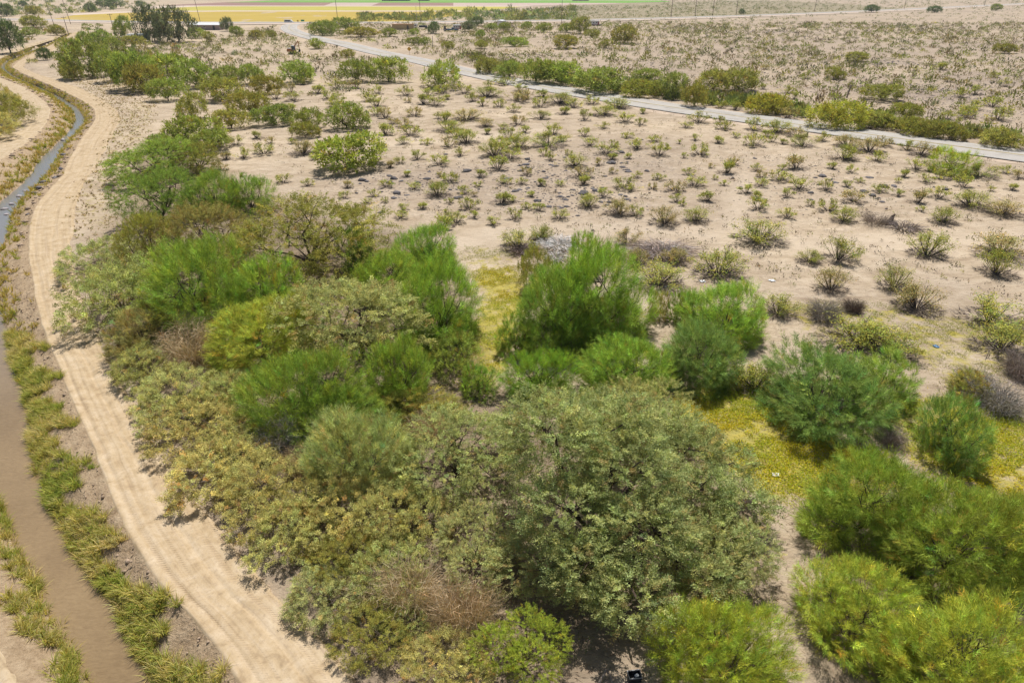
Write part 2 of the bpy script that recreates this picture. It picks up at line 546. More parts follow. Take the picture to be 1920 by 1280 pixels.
for j, (nm, z) in enumerate((('l0', 0), ('l1', 0), ('w0', WATER_Z), ('w1', WATER_Z), ('t0', 0), ('t1', 0))):
    xs = interp_rows(ROWS, RY, j + 1)
    ker = np.hanning(13); ker /= ker.sum()
    pad = np.concatenate([np.full(6, xs[0]), xs, np.full(6, xs[-1])])
    xs = np.where(np.arange(len(xs)) < len(xs), np.convolve(pad, ker, 'valid'), xs)
    EDGE[nm] = np.array([P(x, y, z) for x, y in zip(xs, RY)])
NR = len(RY)
_t = EDGE['t0']
ALONG = np.concatenate([[0], np.cumsum(np.linalg.norm(np.diff(_t[:, :2], axis=0), axis=1))])
# ragged edges
for nm, amp, sd in (('t0', 0.10, 3), ('t1', 0.25, 4), ('l1', 0.25, 5), ('l0', 0.3, 6), ('w0', 0.22, 8), ('w1', 0.25, 9)):
    e = EDGE[nm]
    e[:, 0] += amp * wav(ALONG, ALONG * 0, 0.5, sd) + 0.4 * amp * wav(ALONG, ALONG * 0, 1.9, sd + 20)

def strip(name, a, b, cols, mat, zfun, kind='structure', noise_amp=0.0, seed=0, uvscale=True):
    """a sheet between two edge lines; zfun(t, along) gives height above the straight line a-b"""
    t = np.linspace(0, 1, cols)
    A, B = a[:, None, :], b[:, None, :]
    V = A + (B - A) * t[None, :, None]
    V[:, :, 2] += zfun(t[None, :], ALONG[:, None])
    if noise_amp:
        V[:, :, 2] += noise_amp * (wav(V[:, :, 0], V[:, :, 1], 2.2, seed) + 0.6 * wav(V[:, :, 0], V[:, :, 1], 5.5, seed + 1)) * np.sin(np.pi * t)[None, :] ** 0.5
    wid = np.linalg.norm(b - a, axis=1)
    U = t[None, :] * np.clip(wid, 3.5, 6.5)[:, None]
    UV = np.stack([U, np.broadcast_to(ALONG[:, None], U.shape)], -1).reshape(-1, 2)
    idx = np.arange(NR * cols).reshape(NR, cols)
    F = np.stack([idx[:-1, :-1], idx[:-1, 1:], idx[1:, 1:], idx[1:, :-1]], -1).reshape(-1, 4)
    me = mesh_np(name, V.reshape(-1, 3), F, mat, uv=UV, smooth=True)
    link(name, me, kind=kind)
    return V

def rut(t, al):
    z = 0.03 + 0 * t + 0 * al
    for c0, d0, w0 in ((0.17, 0.05, 0.035), (0.33, 0.022, 0.03), (0.57, 0.05, 0.035), (0.78, 0.018, 0.035)):
        z = z - d0 * np.exp(-((t - c0 - 0.02 * np.sin(al * 0.15)) / w0) ** 2)
    z = z + 0.07 * np.exp(-((t - 0.03) / 0.035) ** 2) * (0.6 + 0.4 * np.sin(al * 1.3)) + 0.04 * np.exp(-((t - 0.95) / 0.04) ** 2)
    ed = np.minimum(t, 1 - t)
    return z * np.minimum(1, ed * 25) - 0.10 * np.exp(-ed * 45)

TRACK = strip('dirt_road', EDGE['t0'], EDGE['t1'], 40, 'graded_track', rut, noise_amp=0.03, seed=31)
strip('dirt_road_left', EDGE['l0'], EDGE['l1'], 24, 'left_track', lambda t, a: rut(t, a), noise_amp=0.03, seed=32)
def bank_z(t, al):
    return 0.42 * np.sin(np.pi * t ** 0.8) * (0.7 + 0.3 * np.sin(al * 0.21 + 1.0)) + 0.02 * np.cos(t * math.pi)
BANK_R = strip('canal_bank', EDGE['w1'] + np.array([-0.4, 0, -0.45]), EDGE['t0'] + np.array([0.15, 0, 0.02]), 22, 'bank_soil', bank_z, noise_amp=0.13, seed=33)
BANK_L = strip('canal_bank_left', EDGE['l1'] + np.array([-0.15, 0, 0.02]), EDGE['w0'] + np.array([0.4, 0, -0.45]), 22, 'bank_soil', lambda t, a: bank_z(1 - t, a), noise_amp=0.13, seed=34)
strip('canal_bed', EDGE['w0'] + np.array([-0.6, 0, -0.75]), EDGE['w1'] + np.array([0.6, 0, -0.75]), 4, 'bank_soil', lambda t, a: 0 * t + 0 * a)
strip('canal_water', EDGE['w0'] + np.array([-0.9, 0, 0]), EDGE['w1'] + np.array([0.9, 0, 0]), 4, 'muddy_water', lambda t, a: 0 * t + 0 * a)

# ------------------------------------------------------------------ the desert floor, one sheet to the horizon
def seg(a, b, s):
    return list(np.arange(a, b, s))
gx = np.array([-4000, -2500, -1500, -1000, -700, -500, -400, -320, -260] + seg(-220, -40, 1.8) + seg(-40, 52, 0.5) + seg(52, 220, 2.5) + [220, 260, 320, 400, 500, 700, 1000, 1500, 2500, 4000], float)
gy = np.array([-300, -200, -100, -60, -40, -20] + seg(-10, 62, 0.45) + seg(62, 210, 1.3) + seg(210, 600, 6) + [600, 650, 720, 800, 900, 1050, 1250, 1500, 2000, 3000, 5000], float)
GX, GY = np.meshgrid(gx, gy)
tz0 = np.interp(GY, EDGE['t0'][:, 1], EDGE['t0'][:, 0])
tz1 = np.interp(GY, EDGE['t1'][:, 1], EDGE['t1'][:, 0])
lz0 = np.interp(GY, EDGE['l0'][:, 1], EDGE['l0'][:, 0])
lz1 = np.interp(GY, EDGE['l1'][:, 1], EDGE['l1'][:, 0])
fade = np.clip((320 - GY) / 120, 0, 1)
def ground_z(x, y):
    s = 0.10 * wav(x, y, 0.09, 41) + 0.035 * wav(x, y, 0.6, 42)
    t1 = np.interp(y, EDGE['t1'][:, 1], EDGE['t1'][:, 0])
    l0 = np.interp(y, EDGE['l0'][:, 1], EDGE['l0'][:, 0])
    near = np.clip(np.maximum(x - t1, l0 - x) / 5.0, 0, 1)
    return s * near
GZ = ground_z(GX, GY)
inside = (GX > lz0 - 0.2) & (GX < tz1 + 0.2) & (GY < 385)
GZ = np.where(inside, -0.12, GZ)
deep = (GX > lz1 + 0.05) & (GX < tz0 - 0.05) & (GY < 385)
GZ = np.where(deep, -3.2, GZ)

def px_poly_mask(pts, soft=2.0):
    """1 inside a world polygon given by photograph pixels"""
    w = np.array([P(x, y)[:2] for x, y in pts])
    ins = np.zeros(GX.shape, bool)
    for i in range(len(w)):
        x0, y0 = w[i]; x1, y1 = w[(i + 1) % len(w)]
        cr = ((y0 > GY) != (y1 > GY)) & (GX < (x1 - x0) * (GY - y0) / (y1 - y0 + 1e-12) + x0)
        ins ^= cr
    return ins.astype(float)

def blob(x, y, rx, ry, amp=1.0):
    """soft patch around a pixel, radii in metres"""
    c = P(x, y)
    return amp * np.exp(-(((GX - c[0]) / rx) ** 2 + ((GY - c[1]) / ry) ** 2))

COVER_POLYS = [
    [(885, 500), (955, 505), (1000, 560), (960, 640), (945, 700), (905, 745), (870, 700), (880, 620), (905, 560)],
    [(1245, 760), (1330, 700), (1420, 700), (1520, 790), (1640, 860), (1700, 900), (1640, 960), (1440, 930), (1330, 850)],
    [(1640, 750), (1790, 740), (1930, 790), (1960, 960), (1800, 920), (1700, 850)],
    [(1430, 560), (1640, 575), (1930, 600), (1960, 690), (1800, 730), (1690, 660), (1500, 620)],
    [(870, 460), (960, 470), (1010, 540), (930, 560), (880, 520)],
]
cover = np.zeros(GX.shape)
for p_, a_ in zip(COVER_POLYS, (1.0, 1.0, 1.0, 0.5, 0.4)):
    cover = np.maximum(cover, a_ * px_poly_mask(p_))
for _ in range(3):   # soften
    c2 = cover.copy()
    c2[1:-1, 1:-1] = (cover[1:-1, 1:-1] * 2 + cover[:-2, 1:-1] + cover[2:, 1:-1] + cover[1:-1, :-2] + cover[1:-1, 2:]) / 6
    cover = c2
# strip of dry weeds right of the road further off, and thin green under the bushes
cover = np.maximum(cover, 0.3 * px_poly_mask([(140, 430), (150, 330), (200, 260), (240, 190), (300, 200), (280, 260), (230, 330), (220, 430)]))
bare = np.zeros(GX.shape)
def bare_path(pts, w):
    global bare
    w_ = np.array([P(x, y)[:2] for x, y in pts])
    d = np.full(GX.shape, 1e9)
    for a_, b_ in zip(w_[:-1], w_[1:]):
        ab = b_ - a_
        t = np.clip(((GX - a_[0]) * ab[0] + (GY - a_[1]) * ab[1]) / (ab @ ab), 0, 1)
        d = np.minimum(d, np.hypot(GX - a_[0] - t * ab[0], GY - a_[1] - t * ab[1]))
    bare = np.maximum(bare, np.exp(-(d / w) ** 2))
bare_path([(840, 470), (900, 445), (1060, 430), (1250, 430), (1500, 458), (1700, 455), (1960, 448)], 2.4)
bare_path([(1400, 330), (1385, 380), (1370, 430)], 1.6)
bare_path([(870, 480), (900, 520)], 2.0)
bare_path([(700, 275), (760, 268), (860, 262), (1000, 246)], 2.6)
stony = np.zeros(GX.shape)
for (x, y, rx, ry, a_) in ((780, 345, 14, 12, .55), (1000, 330, 16, 14, .6), (1150, 300, 14, 14, .45), (1050, 370, 16, 10, .5), (1500, 330, 16, 18, .35), (1640, 165, 30, 16, .9), (1780, 175, 30, 22, .9), (1800, 215, 22, 12, .8), (1650, 118, 30, 14, .7), (1530, 140, 25, 16, .5), (1450, 60, 60, 30, .6), (1700, 50, 90, 40, .5), (1900, 150, 30, 26, .7), (1250, 110, 40, 30, .5), (1150, 75, 60, 50, .35), (1300, 80, 60, 40, .4), (1550, 90, 120, 70, .6), (1800, 90, 120, 70, .6), (1150, 110, 60, 50, .4)):
    stony = np.maximum(stony, blob(x, y, rx, ry, min(1.0, a_ * 1.25)))
stony = np.maximum(stony, np.where((GY > 75 + 0.0 * GX) & (GX > 30) & (GY > 176 - 0.985 * GX), 0.42, 0.0))
stony = np.maximum(stony, np.where((GY > 190) & (GX > -60), 0.30, 0.0))
litter = 0.9 * px_poly_mask([(160, 500), (230, 390), (250, 300), (330, 270), (430, 330), (640, 420), (760, 440), (850, 480), (880, 620), (930, 730), (1240, 740), (1300, 800), (1420, 940), (1460, 1060), (1430, 1180), (1240, 1190), (1100, 1300), (720, 1330), (560, 1130), (400, 930), (280, 760), (190, 610)])  # leaf litter, its brown also a painted stand-in for shaded thicket gaps
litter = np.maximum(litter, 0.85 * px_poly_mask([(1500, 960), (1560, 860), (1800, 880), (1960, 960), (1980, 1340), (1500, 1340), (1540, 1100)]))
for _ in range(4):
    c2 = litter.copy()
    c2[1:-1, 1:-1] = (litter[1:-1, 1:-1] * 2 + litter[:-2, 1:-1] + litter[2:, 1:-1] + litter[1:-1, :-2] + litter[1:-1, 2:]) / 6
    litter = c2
idx = np.arange(GX.size).reshape(GX.shape)
GF = np.stack([idx[:-1, :-1], idx[:-1, 1:], idx[1:, 1:], idx[1:, :-1]], -1).reshape(-1, 4)
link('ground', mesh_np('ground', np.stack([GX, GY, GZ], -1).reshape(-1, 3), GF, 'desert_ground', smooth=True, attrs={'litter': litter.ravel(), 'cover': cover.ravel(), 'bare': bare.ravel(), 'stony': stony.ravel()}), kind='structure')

# ------------------------------------------------------------------ paved road and highway
def smooth_line(pts, step, win):
    pts = np.array(pts, float)
    d = np.concatenate([[0], np.cumsum(np.linalg.norm(np.diff(pts, axis=0), axis=1))])
    s = np.arange(0, d[-1], step)
    q = np.stack([np.interp(s, d, pts[:, k]) for k in range(2)], 1)
    k = np.hanning(win + 2)[1:-1]; k /= k.sum()
    h = win // 2
    for j in range(2):
        a0 = q[0, j] + (q[0, j] - q[1:h + 1, j])[::-1]
        a1 = q[-1, j] + (q[-1, j] - q[-h - 1:-1, j])[::-1]
        q[:, j] = np.convolve(np.concatenate([a0, q[:, j], a1]), k, 'valid')[:len(q)]
    return q

def ribbon(name, q, off0, off1, z, mat, kind='structure', parent=None, cols=2, crown=0.0):
    d = np.gradient(q, axis=0)
    d /= np.linalg.norm(d, axis=1)[:, None]
    nrm = np.stack([d[:, 1], -d[:, 0]], 1)
    t = np.linspace(0, 1, cols)
    off = off0 + (off1 - off0) * t
    V = np.zeros((len(q), cols, 3))
    V[:, :, :2] = q[:, None, :] + nrm[:, None, :] * off[None, :, None]
    V[:, :, 2] = z + crown * np.sin(np.pi * t)[None, :]
    al = np.concatenate([[0], np.cumsum(np.linalg.norm(np.diff(q, axis=0), axis=1))])
    UV = np.stack([np.broadcast_to(off[None, :], (len(q), cols)), np.broadcast_to(al[:, None], (len(q), cols))], -1).reshape(-1, 2)
    idx = np.arange(len(q) * cols).reshape(len(q), cols)
    F = np.stack([idx[:-1, :-1], idx[:-1, 1:], idx[1:, 1:], idx[1:, :-1]], -1).reshape(-1, 4)
    return link(name, mesh_np(name, V.reshape(-1, 3), F, mat, uv=UV, smooth=True), parent, kind=kind)

simple_mat('road_paint', (0.60, 0.59, 0.56), 0.7, 0.25, 2.0)
simple_mat('yellow_paint', (0.48, 0.36, 0.10), 0.7, 0.25, 2.0)
simple_mat('road_shoulder', (0.50, 0.39, 0.29), 0.95, 0.2, 0.5, 0.1)
ROADC = [(2300, 346), (1990, 304), (1920, 295), (1613, 253), (1413, 225), (1267, 205), (1140, 185), (973, 157), (857, 132), (797, 117), (707, 99), (640, 82), (604, 76), (577, 69), (553, 62), (541, 55), (543, 49), (556, 44.5)]
road_q = smooth_line([P(x, y)[:2] for x, y in ROADC], 2.0, 15)
road = ribbon('paved_road', road_q, -4.5, 4.5, 0.20, 'asphalt', cols=8, crown=0.06)
ribbon('road_shoulder', road_q, -8.0, 8.0, -0.14, 'road_shoulder', cols=15, crown=0.33)
ribbon('edge_line', road_q, -4.05, -3.92, 0.225, 'road_paint', kind=None, parent=road)
ribbon('edge_line', road_q, 3.92, 4.05, 0.225, 'road_paint', kind=None, parent=road)
ribbon('center_line', road_q, -0.17, -0.05, 0.275, 'yellow_paint', kind=None, parent=road)
ribbon('center_line', road_q, 0.05, 0.17, 0.275, 'yellow_paint', kind=None, parent=road)
HW = [(-700, 28), (-300, 33), (0, 37.5), (130, 40), (260, 43), (400, 44.2), (540, 44.4), (700, 44), (850, 43), (1050, 40), (1200, 37), (1400, 31), (1560, 25), (1750, 16.5), (1920, 8), (2300, -8)]
hw_q = smooth_line([P(x, y)[:2] for x, y in HW], 8.0, 15)
hw = ribbon('highway', hw_q, -5.5, 5.5, 0.62, 'asphalt', cols=4)
ribbon('highway_verge', hw_q, -13, 13, 0.2, 'pale_dirt', cols=7, crown=0.4)
ribbon('edge_line', hw_q, -5.0, -4.8, 0.65, 'road_paint', kind=None, parent=hw)
ribbon('edge_line', hw_q, 4.8, 5.0, 0.65, 'road_paint', kind=None, parent=hw)

# ------------------------------------------------------------------ farm fields beyond the highway
def field(name, px, mat, z):
    w = [P(x, y) for x, y in px]
    me = bpy.data.meshes.new(name)
    me.from_pydata([(p[0], p[1], z) for p in w], [], [tuple(range(len(w)))])
    me.materials.append(MATS[mat])
    link(name, me, kind='structure')
field('farm_field', [(95, 37.5), (260, 42), (540, 43.2), (760, 42.6), (830, 33), (900, 22.3), (420, 22.2), (250, 24), (140, 29)], 'gold_crop', 0.06)
field('field_path', [(140, 29), (250, 24), (420, 22.2), (900, 22.3), (915, 20.6), (420, 20.4), (250, 21.5), (120, 27)], 'pale_dirt', 0.08)
field('farm_field', [(250, 21.5), (420, 20.4), (915, 20.6), (980, 13.2), (380, 12.6), (310, 16)], 'yellow_crop', 0.10)
field('field_path', [(310, 16), (380, 12.6), (980, 13.2), (1000, 11.6), (360, 10.8), (250, 14)], 'pale_dirt', 0.12)
field('farm_field', [(300, 11), (608, 11.4), (625, 5.6), (420, 5.2)], 'ploughed', 0.14)
field('farm_field', [(608, 11.4), (696, 11.5), (712, 5.8), (625, 5.6)], 'fallow', 0.14)
field('farm_field', [(696, 11.5), (850, 11.6), (850, 6.0), (712, 5.8)], 'ploughed', 0.14)
field('farm_field', [(850, 11.6), (1000, 11.6), (1150, 8), (1170, 6.4), (850, 6.0)], 'fallow', 0.14)
field('farm_field', [(420, 5.1), (850, 5.9), (1170, 6.3), (1260, 4.2), (1240, 1.6), (800, 0.8), (520, 1.2)], 'green_crop', 0.16)
field('farm_field', [(520, 1.1), (800, 0.7), (1240, 1.5), (1400, -3), (900, -8), (300, -6), (250, 0)], 'fallow', 0.18)
field('scrub_plain', [(1150, 8.2), (1050, 12), (960, 22), (880, 38), (1050, 38.3), (1200, 35), (1400, 29), (1560, 23), (1700, 17), (1560, 6), (1400, 1), (1265, 4.4)], 'scrub_flat', 0.05)

# ------------------------------------------------------------------ plants: leaf and twig builders
def unit(v):
    return v / (np.linalg.norm(v, axis=-1, keepdims=True) + 1e-9)

def rand_dirs(r, n, zmin=-1.0):
    z = r.uniform(zmin, 1, n)
    a = r.uniform(0, 2 * np.pi, n)
    s = np.sqrt(1 - z * z)
    return np.stack([s * np.cos(a), s * np.sin(a), z], 1)

def tri_leaves(r, pos, d, length, width, tint):
    """one long triangle per leaf or green twig"""
    n = len(pos)
    d = unit(d)
    # blades turn their faces to the sky, with much scatter
    side = unit(np.cross(d, np.array([0.03, 0.25, 1.0]) + r.normal(0, .42, (n, 3))))
    L = np.broadcast_to(np.asarray(length), (n,))[:, None]
    W = np.broadcast_to(np.asarray(width), (n,))[:, None] * 0.5
    v = np.stack([pos - side * W, pos + side * W, pos + d * L], 1).reshape(-1, 3)
    f = np.arange(3 * n).reshape(n, 3)
    return v, f, np.repeat(tint, 3, axis=0)

def leaf_tint(r, n, val=0.22, hue=0.10, base=None):
    b = np.exp(r.normal(0, val, n))[:, None]
    h = r.normal(0, hue, n)[:, None]
    t = b * np.concatenate([1 + h, np.ones((n, 1)), 1 - 0.6 * h], 1)
    return t if base is None else t * base

def envelope(r, n, R, H, z0=0.12, lumps=7, inner=0.55, ax=None):
    """points on and in a lumpy dome: position, outward direction, lump index"""
    given = ax is not None
    ax = [] if not given else ax
    for i in range(0 if given else lumps):
        a = 2.39996 * i + r.uniform(-.35, .35)
        k = 0.70 * math.sqrt((i + 0.3) / lumps) * r.uniform(.85, 1.12)
        s = r.uniform(0.34, 0.62) * (1.0 if lumps < 11 else math.sqrt(10.5 / lumps))
        zc = H * r.uniform(0.38, 0.68) * (1.15 - 0.75 * k * k)
        ax.append((k * R * math.cos(a), k * R * math.sin(a), zc, s * R, s * H * r.uniform(0.72, 0.95)))
    ax = np.array(ax)
    lumps = len(ax)
    w = ax[:, 3] ** 2
    li = r.choice(lumps, n, p=w / w.sum())
    d = rand_dirs(r, n, -0.75)
    rad = inner + (1 - inner) * r.uniform(0, 1, n) ** 0.5
    c = ax[li]
    p = c[:, :3] + d * np.stack([c[:, 3], c[:, 3], c[:, 4]], 1) * rad[:, None]
    keep = np.ones(n, bool)
    for j in range(lumps):
        q = (p - ax[j, :3]) / np.array([ax[j, 3], ax[j, 3], ax[j, 4]])
        keep &= ~((np.linalg.norm(q, axis=1) < 0.62) & (li != j))
    keep &= p[:, 2] > z0 * H
    p[:, 2] = np.minimum(p[:, 2], H * 1.02)
    return p[keep], d[keep], li[keep], ax

def limbs(r, ax, R, H, rad, fork=0.18, bend=0.12):
    mb = MB()
    f0 = np.array([0, 0, H * fork])
    mb.tube([(0, 0, -0.15), (r.normal(0, .03) * R, r.normal(0, .03) * R, H * fork * 0.5), tuple(f0)], [rad * 1.25, rad, rad * 0.95], 6)
    for c in ax:
        e = c[:3] + np.array([0, 0, c[4] * 0.15])
        m_ = f0 + (e - f0) * 0.5 + r.normal(0, bend, 3) * np.array([R, R, H * 0.5])
        k = 0.55 * r.uniform(0.7, 1.1)
        mb.tube([f0 - np.array([0, 0, 0.1]), m_, e], [rad * k, rad * k * 0.75, rad * k * 0.35], 5)
        for j in range(4):
            t = r.uniform(0.2, 1.0)
            s = m_ + (e - m_) * t
            q = s + rand_dirs(r, 1, -0.2)[0] * c[3] * r.uniform(0.5, 0.95)
            mb.tube([s, (s + q) / 2 + r.normal(0, .06, 3) * c[3], q], [rad * 0.2, rad * 0.14, rad * 0.06], 3)
    return mb

def feathery(seed, R, H, n_plume, n_str, slen=0.42, sw=0.016, lumps=8):
    """upright sprays of fine green twigs, as desert broom or young tamarisk carry them"""
    r = np.random.default_rng(seed)
    p, d, li, ax = envelope(r, int(n_plume * 1.7), R, H, 0.04, lumps, 0.62)
    p, d = p[:n_plume], d[:n_plume]
    k = int(n_plume * 0.45)                      # skirt of low shoots
    a = r.uniform(0, 2 * np.pi, k)
    rr = R * np.sqrt(r.uniform(0.08, 0.8, k))
    p = np.concatenate([p, np.stack([rr * np.cos(a), rr * np.sin(a), H * r.uniform(.02, .45, k) * (1.15 - rr / R)], 1)])
    d = np.concatenate([d, np.stack([np.cos(a), np.sin(a), r.uniform(0, .8, k)], 1)])
    n = len(p)
    wind = np.array([0.25, 0.05, 0])
    axis = unit(d * 0.9 + np.array([0, 0, 0.6]) + wind + r.normal(0, .18, (n, 3)))
    pt = leaf_tint(r, n, 0.27, 0.12)
    dead = r.uniform(0, 1, n) < 0.05
    pt[dead] *= np.array([1.15, 0.72, 0.9])
    L = r.uniform(0.55, 1.2, n) * R * 0.22 * np.where(r.uniform(0, 1, n) < .22, 1.75, 1.0)
    i = np.repeat(np.arange(n), n_str)
    m = len(i)
    t = r.uniform(0, 1, m) ** 0.8
    sp = unit(r.normal(size=(m, 3)))
    base = p[i] + axis[i] * (L[i] * (t - 0.55))[:, None] + sp * (0.10 * L[i] * (0.4 + t))[:, None]
    dirs = axis[i] + sp * 0.8 + np.array([0, 0, -0.10])
    tint = pt[i] * leaf_tint(r, m, 0.16, 0.05)
    v, f, tt = tri_leaves(r, base, dirs, slen * r.uniform(.6, 1.25, m), sw * r.uniform(.7, 1.3, m), tint)
    return (v, f, tt), limbs(r, ax, R, H, 0.035 * R, 0.10)

def clumped(seed, R, H, n_spray, n_leaf, ll=0.085, lw=0.05, lumps=9, droop=0.25, z0=0.06, inner=0.6, spray=0.55, rad=0.035, fork=0.16, cone=0.16, ax=None):
    """arching leafy shoots in clumps, as mesquite and saltbush carry them"""
    r = np.random.default_rng(seed)
    p, d, li, ax = envelope(r, int(n_spray * 1.7), R, H, z0, lumps, inner, ax)
    p, d = p[:n_spray], d[:n_spray]
    n = len(p)
    axis = unit(d + r.normal(0, .35, (n, 3)) + np.array([0, 0, 0.25]))
    pt = leaf_tint(r, n, 0.24, 0.06)
    L = r.uniform(0.6, 1.3, n) * spray
    i = np.repeat(np.arange(n), n_leaf)
    m = len(i)
    t = r.uniform(0, 1, m)
    sp = unit(r.normal(size=(m, 3)))
    base = p[i] + axis[i] * (L[i] * (t - 0.5))[:, None] + sp * (cone * L[i] * r.uniform(.3, 1, m))[:, None]
    base[:, 2] -= droop * L[i] * t * t
    base[:, 2] = np.maximum(base[:, 2], 0.03)
    dirs = axis[i] * 0.5 + sp * 0.9 + np.array([0, 0, 0.15])
    tint = pt[i] * leaf_tint(r, m, 0.14, 0.05)
    dead = r.uniform(0, 1, n)[i] < 0.07                    # withered shoots among the green
    tint[dead] *= np.array([0.95, 0.70, 0.75])
    v, f, tt = tri_leaves(r, base, dirs, ll * r.uniform(.6, 1.35, m), lw * r.uniform(.6, 1.3, m), tint)
    return (v, f, tt), limbs(r, ax, R, H, rad * R, fork)

def twiggy(seed, R, H, n_tw, seg_l=0.35, w=0.014, dens=3):
    """tangle of bare arching twigs"""
    r = np.random.default_rng(seed)
    V, F, T = [], [], []
    k = 0
    a = r.uniform(0, 2 * np.pi, n_tw)
    rr = np.sqrt(r.uniform(0, 1, n_tw)) * 0.55 * R
    p = np.stack([rr * np.cos(a), rr * np.sin(a), r.uniform(0, .25, n_tw) * H], 1)
    d = unit(np.stack([np.cos(a) * .8, np.sin(a) * .8, r.uniform(.3, 1.4, n_tw)], 1) + r.normal(0, .35, (n_tw, 3)))
    tint = leaf_tint(r, n_tw, 0.28, 0.06)
    for s in range(dens):
        q = p + d * seg_l * r.uniform(.6, 1.3, (n_tw, 1)) * R
        q[:, 2] = np.clip(q[:, 2], 0.02, H)
        side = unit(np.cross(d, unit(r.normal(size=(n_tw, 3))))) * w * (1 - 0.25 * s)
        v = np.stack([p - side, p + side, q + side * .6, q - side * .6], 1).reshape(-1, 3)
        b = np.arange(n_tw)[:, None] * 4 + k
        F.append(np.concatenate([b + np.array([[0, 1, 2]]), b + np.array([[0, 2, 3]])]))
        V.append(v); T.append(np.repeat(tint, 4, axis=0)); k += len(v)
        p = q
        d = unit(d + r.normal(0, .45, (n_tw, 3)) + np.array([0, 0, -0.22]))
    return np.concatenate(V), np.concatenate(F), np.concatenate(T)

def creosote(seed, R, H, n_stem, n_leaf, ls=0.055, tw=0.014):
    """open vase of grey stems with olive leaf tufts towards the tips and a skirt of dead twigs"""
    r = np.random.default_rng(seed)
    a = r.uniform(0, 2 * np.pi, n_stem)
    lean = r.uniform(0.12, 1.0, n_stem)
    tip = np.stack([np.cos(a) * lean * R * .95, np.sin(a) * lean * R * .95, H * (1.02 - 0.45 * lean ** 2) * r.uniform(.75, 1.05, n_stem)], 1)
    foot = np.stack([np.cos(a) * lean * R * .12, np.sin(a) * lean * R * .12, np.zeros(n_stem)], 1)
    mid = foot + (tip - foot) * 0.55 + np.stack([np.cos(a), np.sin(a), np.full(n_stem, 0.35)], 1) * R * 0.07
    mb = MB()
    for i in range(n_stem):
        mb.tube([foot[i] - np.array([0, 0, .05]), mid[i], tip[i]], [tw * 1.4, tw, tw * .4], 3)
    base, dr = [], []
    nb = 3
    for i in range(n_stem):
        for j in range(nb):
            t = r.uniform(.35, .9)
            s = foot[i] + (mid[i] - foot[i]) * min(1, t * 1.8) if t < .55 else mid[i] + (tip[i] - mid[i]) * (t - .55) / .45
            q = s + unit((tip[i] - foot[i]) + r.normal(0, .5, 3) * H) * H * r.uniform(.18, .36)
            mb.tube([s, q], [tw * .6, tw * .25], 3)
            base += [q, s + (q - s) * .6]
        base += [tip[i], mid[i] + (tip[i] - mid[i]) * .6]
    base = np.array(base)
    i = r.integers(0, len(base), n_leaf)
    pt = leaf_tint(r, len(base), 0.25, 0.12)
    pos = base[i] + r.normal(0, 1, (n_leaf, 3)) * np.array([.085, .085, .075]) * R ** 0.5
    pos[:, 2] = np.maximum(pos[:, 2], 0.05)
    dirs = unit(r.normal(size=(n_leaf, 3)) + np.array([0, 0, .6]))
    fol = tri_leaves(r, pos, dirs, ls * r.uniform(.7, 1.5, n_leaf), ls * .55, pt[i] * leaf_tint(r, n_leaf, .22, .08))
    # skirt of dead twigs on the sand
    k = n_stem * 13
    a = r.uniform(0, 2 * np.pi, k)
    rr = r.uniform(0, 1, k) ** 0.7 * R * 0.8
    b0 = np.stack([rr * np.cos(a), rr * np.sin(a), r.uniform(0.01, .16, k) * H * (1 - rr / R)], 1)
    b0[:, 2] = np.maximum(b0[:, 2], 0.012)
    dd = unit(np.stack([np.cos(a), np.sin(a), r.uniform(-.1, .8, k)], 1) + r.normal(0, .5, (k, 3)) * np.array([1, 1, .3]))
    dd[:, 2] = np.abs(dd[:, 2]) * .5
    lit = tri_leaves(r, b0, dd, r.uniform(.14, .34, k) * R, 0.035, leaf_tint(r, k, .3, .04))
    return fol, mb, lit

simple_mat('grey_stem', (0.10, 0.082, 0.075), 0.9, 0.3, 8.0, 0.2)
TRIS = [0]
def fol_mesh(name, vft, mat='foliage'):
    TRIS[0] += len(vft[1])
    return mesh_np(name, vft[0], vft[1], mat, tint=vft[2])

PROTO = {}
def proto(kind, R, H, parts):
    # true extents of the grown plant
    me = parts[0][1]
    co = np.empty(len(me.vertices) * 3, np.float32)
    me.vertices.foreach_get('co', co)
    co = co.reshape(-1, 3)
    R = float(np.percentile(np.abs(co[:, :2]), 99.75))
    H = float(np.percentile(co[:, 2], 99.8))
    PROTO.setdefault(kind, []).append((R, H, parts))

for s in range(4):
    f_, lb = feathery(100 + s, 3.0, 3.4, 1150, 48, 0.23, 0.016, 10 + s % 3)
    proto('broom', 3.0, 3.6, [('foliage', fol_mesh('broom_foliage', f_)), ('stems', lb.mesh('broom_stems', 'bark'))])
for s in range(4):
    f_, lb = feathery(130 + s, 1.6, 1.9, 340, 45, 0.19, 0.013, 7)
    proto('broom_small', 1.6, 1.9, [('foliage', fol_mesh('small_broom_foliage', f_)), ('stems', lb.mesh('small_broom_stems', 'bark'))])
for s in range(4):
    f_, lb = clumped(200 + s, 3.4, 3.8, 1350, 62, 0.066, 0.032, 11, 0.2, 0.08, 0.6, 0.55, cone=0.15)
    proto('mesquite', 3.4, 3.8, [('crown', fol_mesh('mesquite_crown', f_)), ('trunk', lb.mesh('mesquite_trunk', 'bark'))])
for s in range(5):
    f_, lb = clumped(300 + s, 1.9, 1.6, 560, 70, 0.042, 0.027, 14, 0.12, 0.0, 0.7, 0.34, 0.02, 0.1, 0.26)
    proto('salt', 1.9, 1.6, [('foliage', fol_mesh('salt_foliage', f_)), ('stems', lb.mesh('salt_stems', 'pale_bark'))])
for s in range(4):
    proto('dry', 1.4, 1.0, [('twigs', fol_mesh('dry_twigs', twiggy(400 + s, 1.4, 1.0, 900, 0.33, 0.013, 4), 'dry_twig'))])
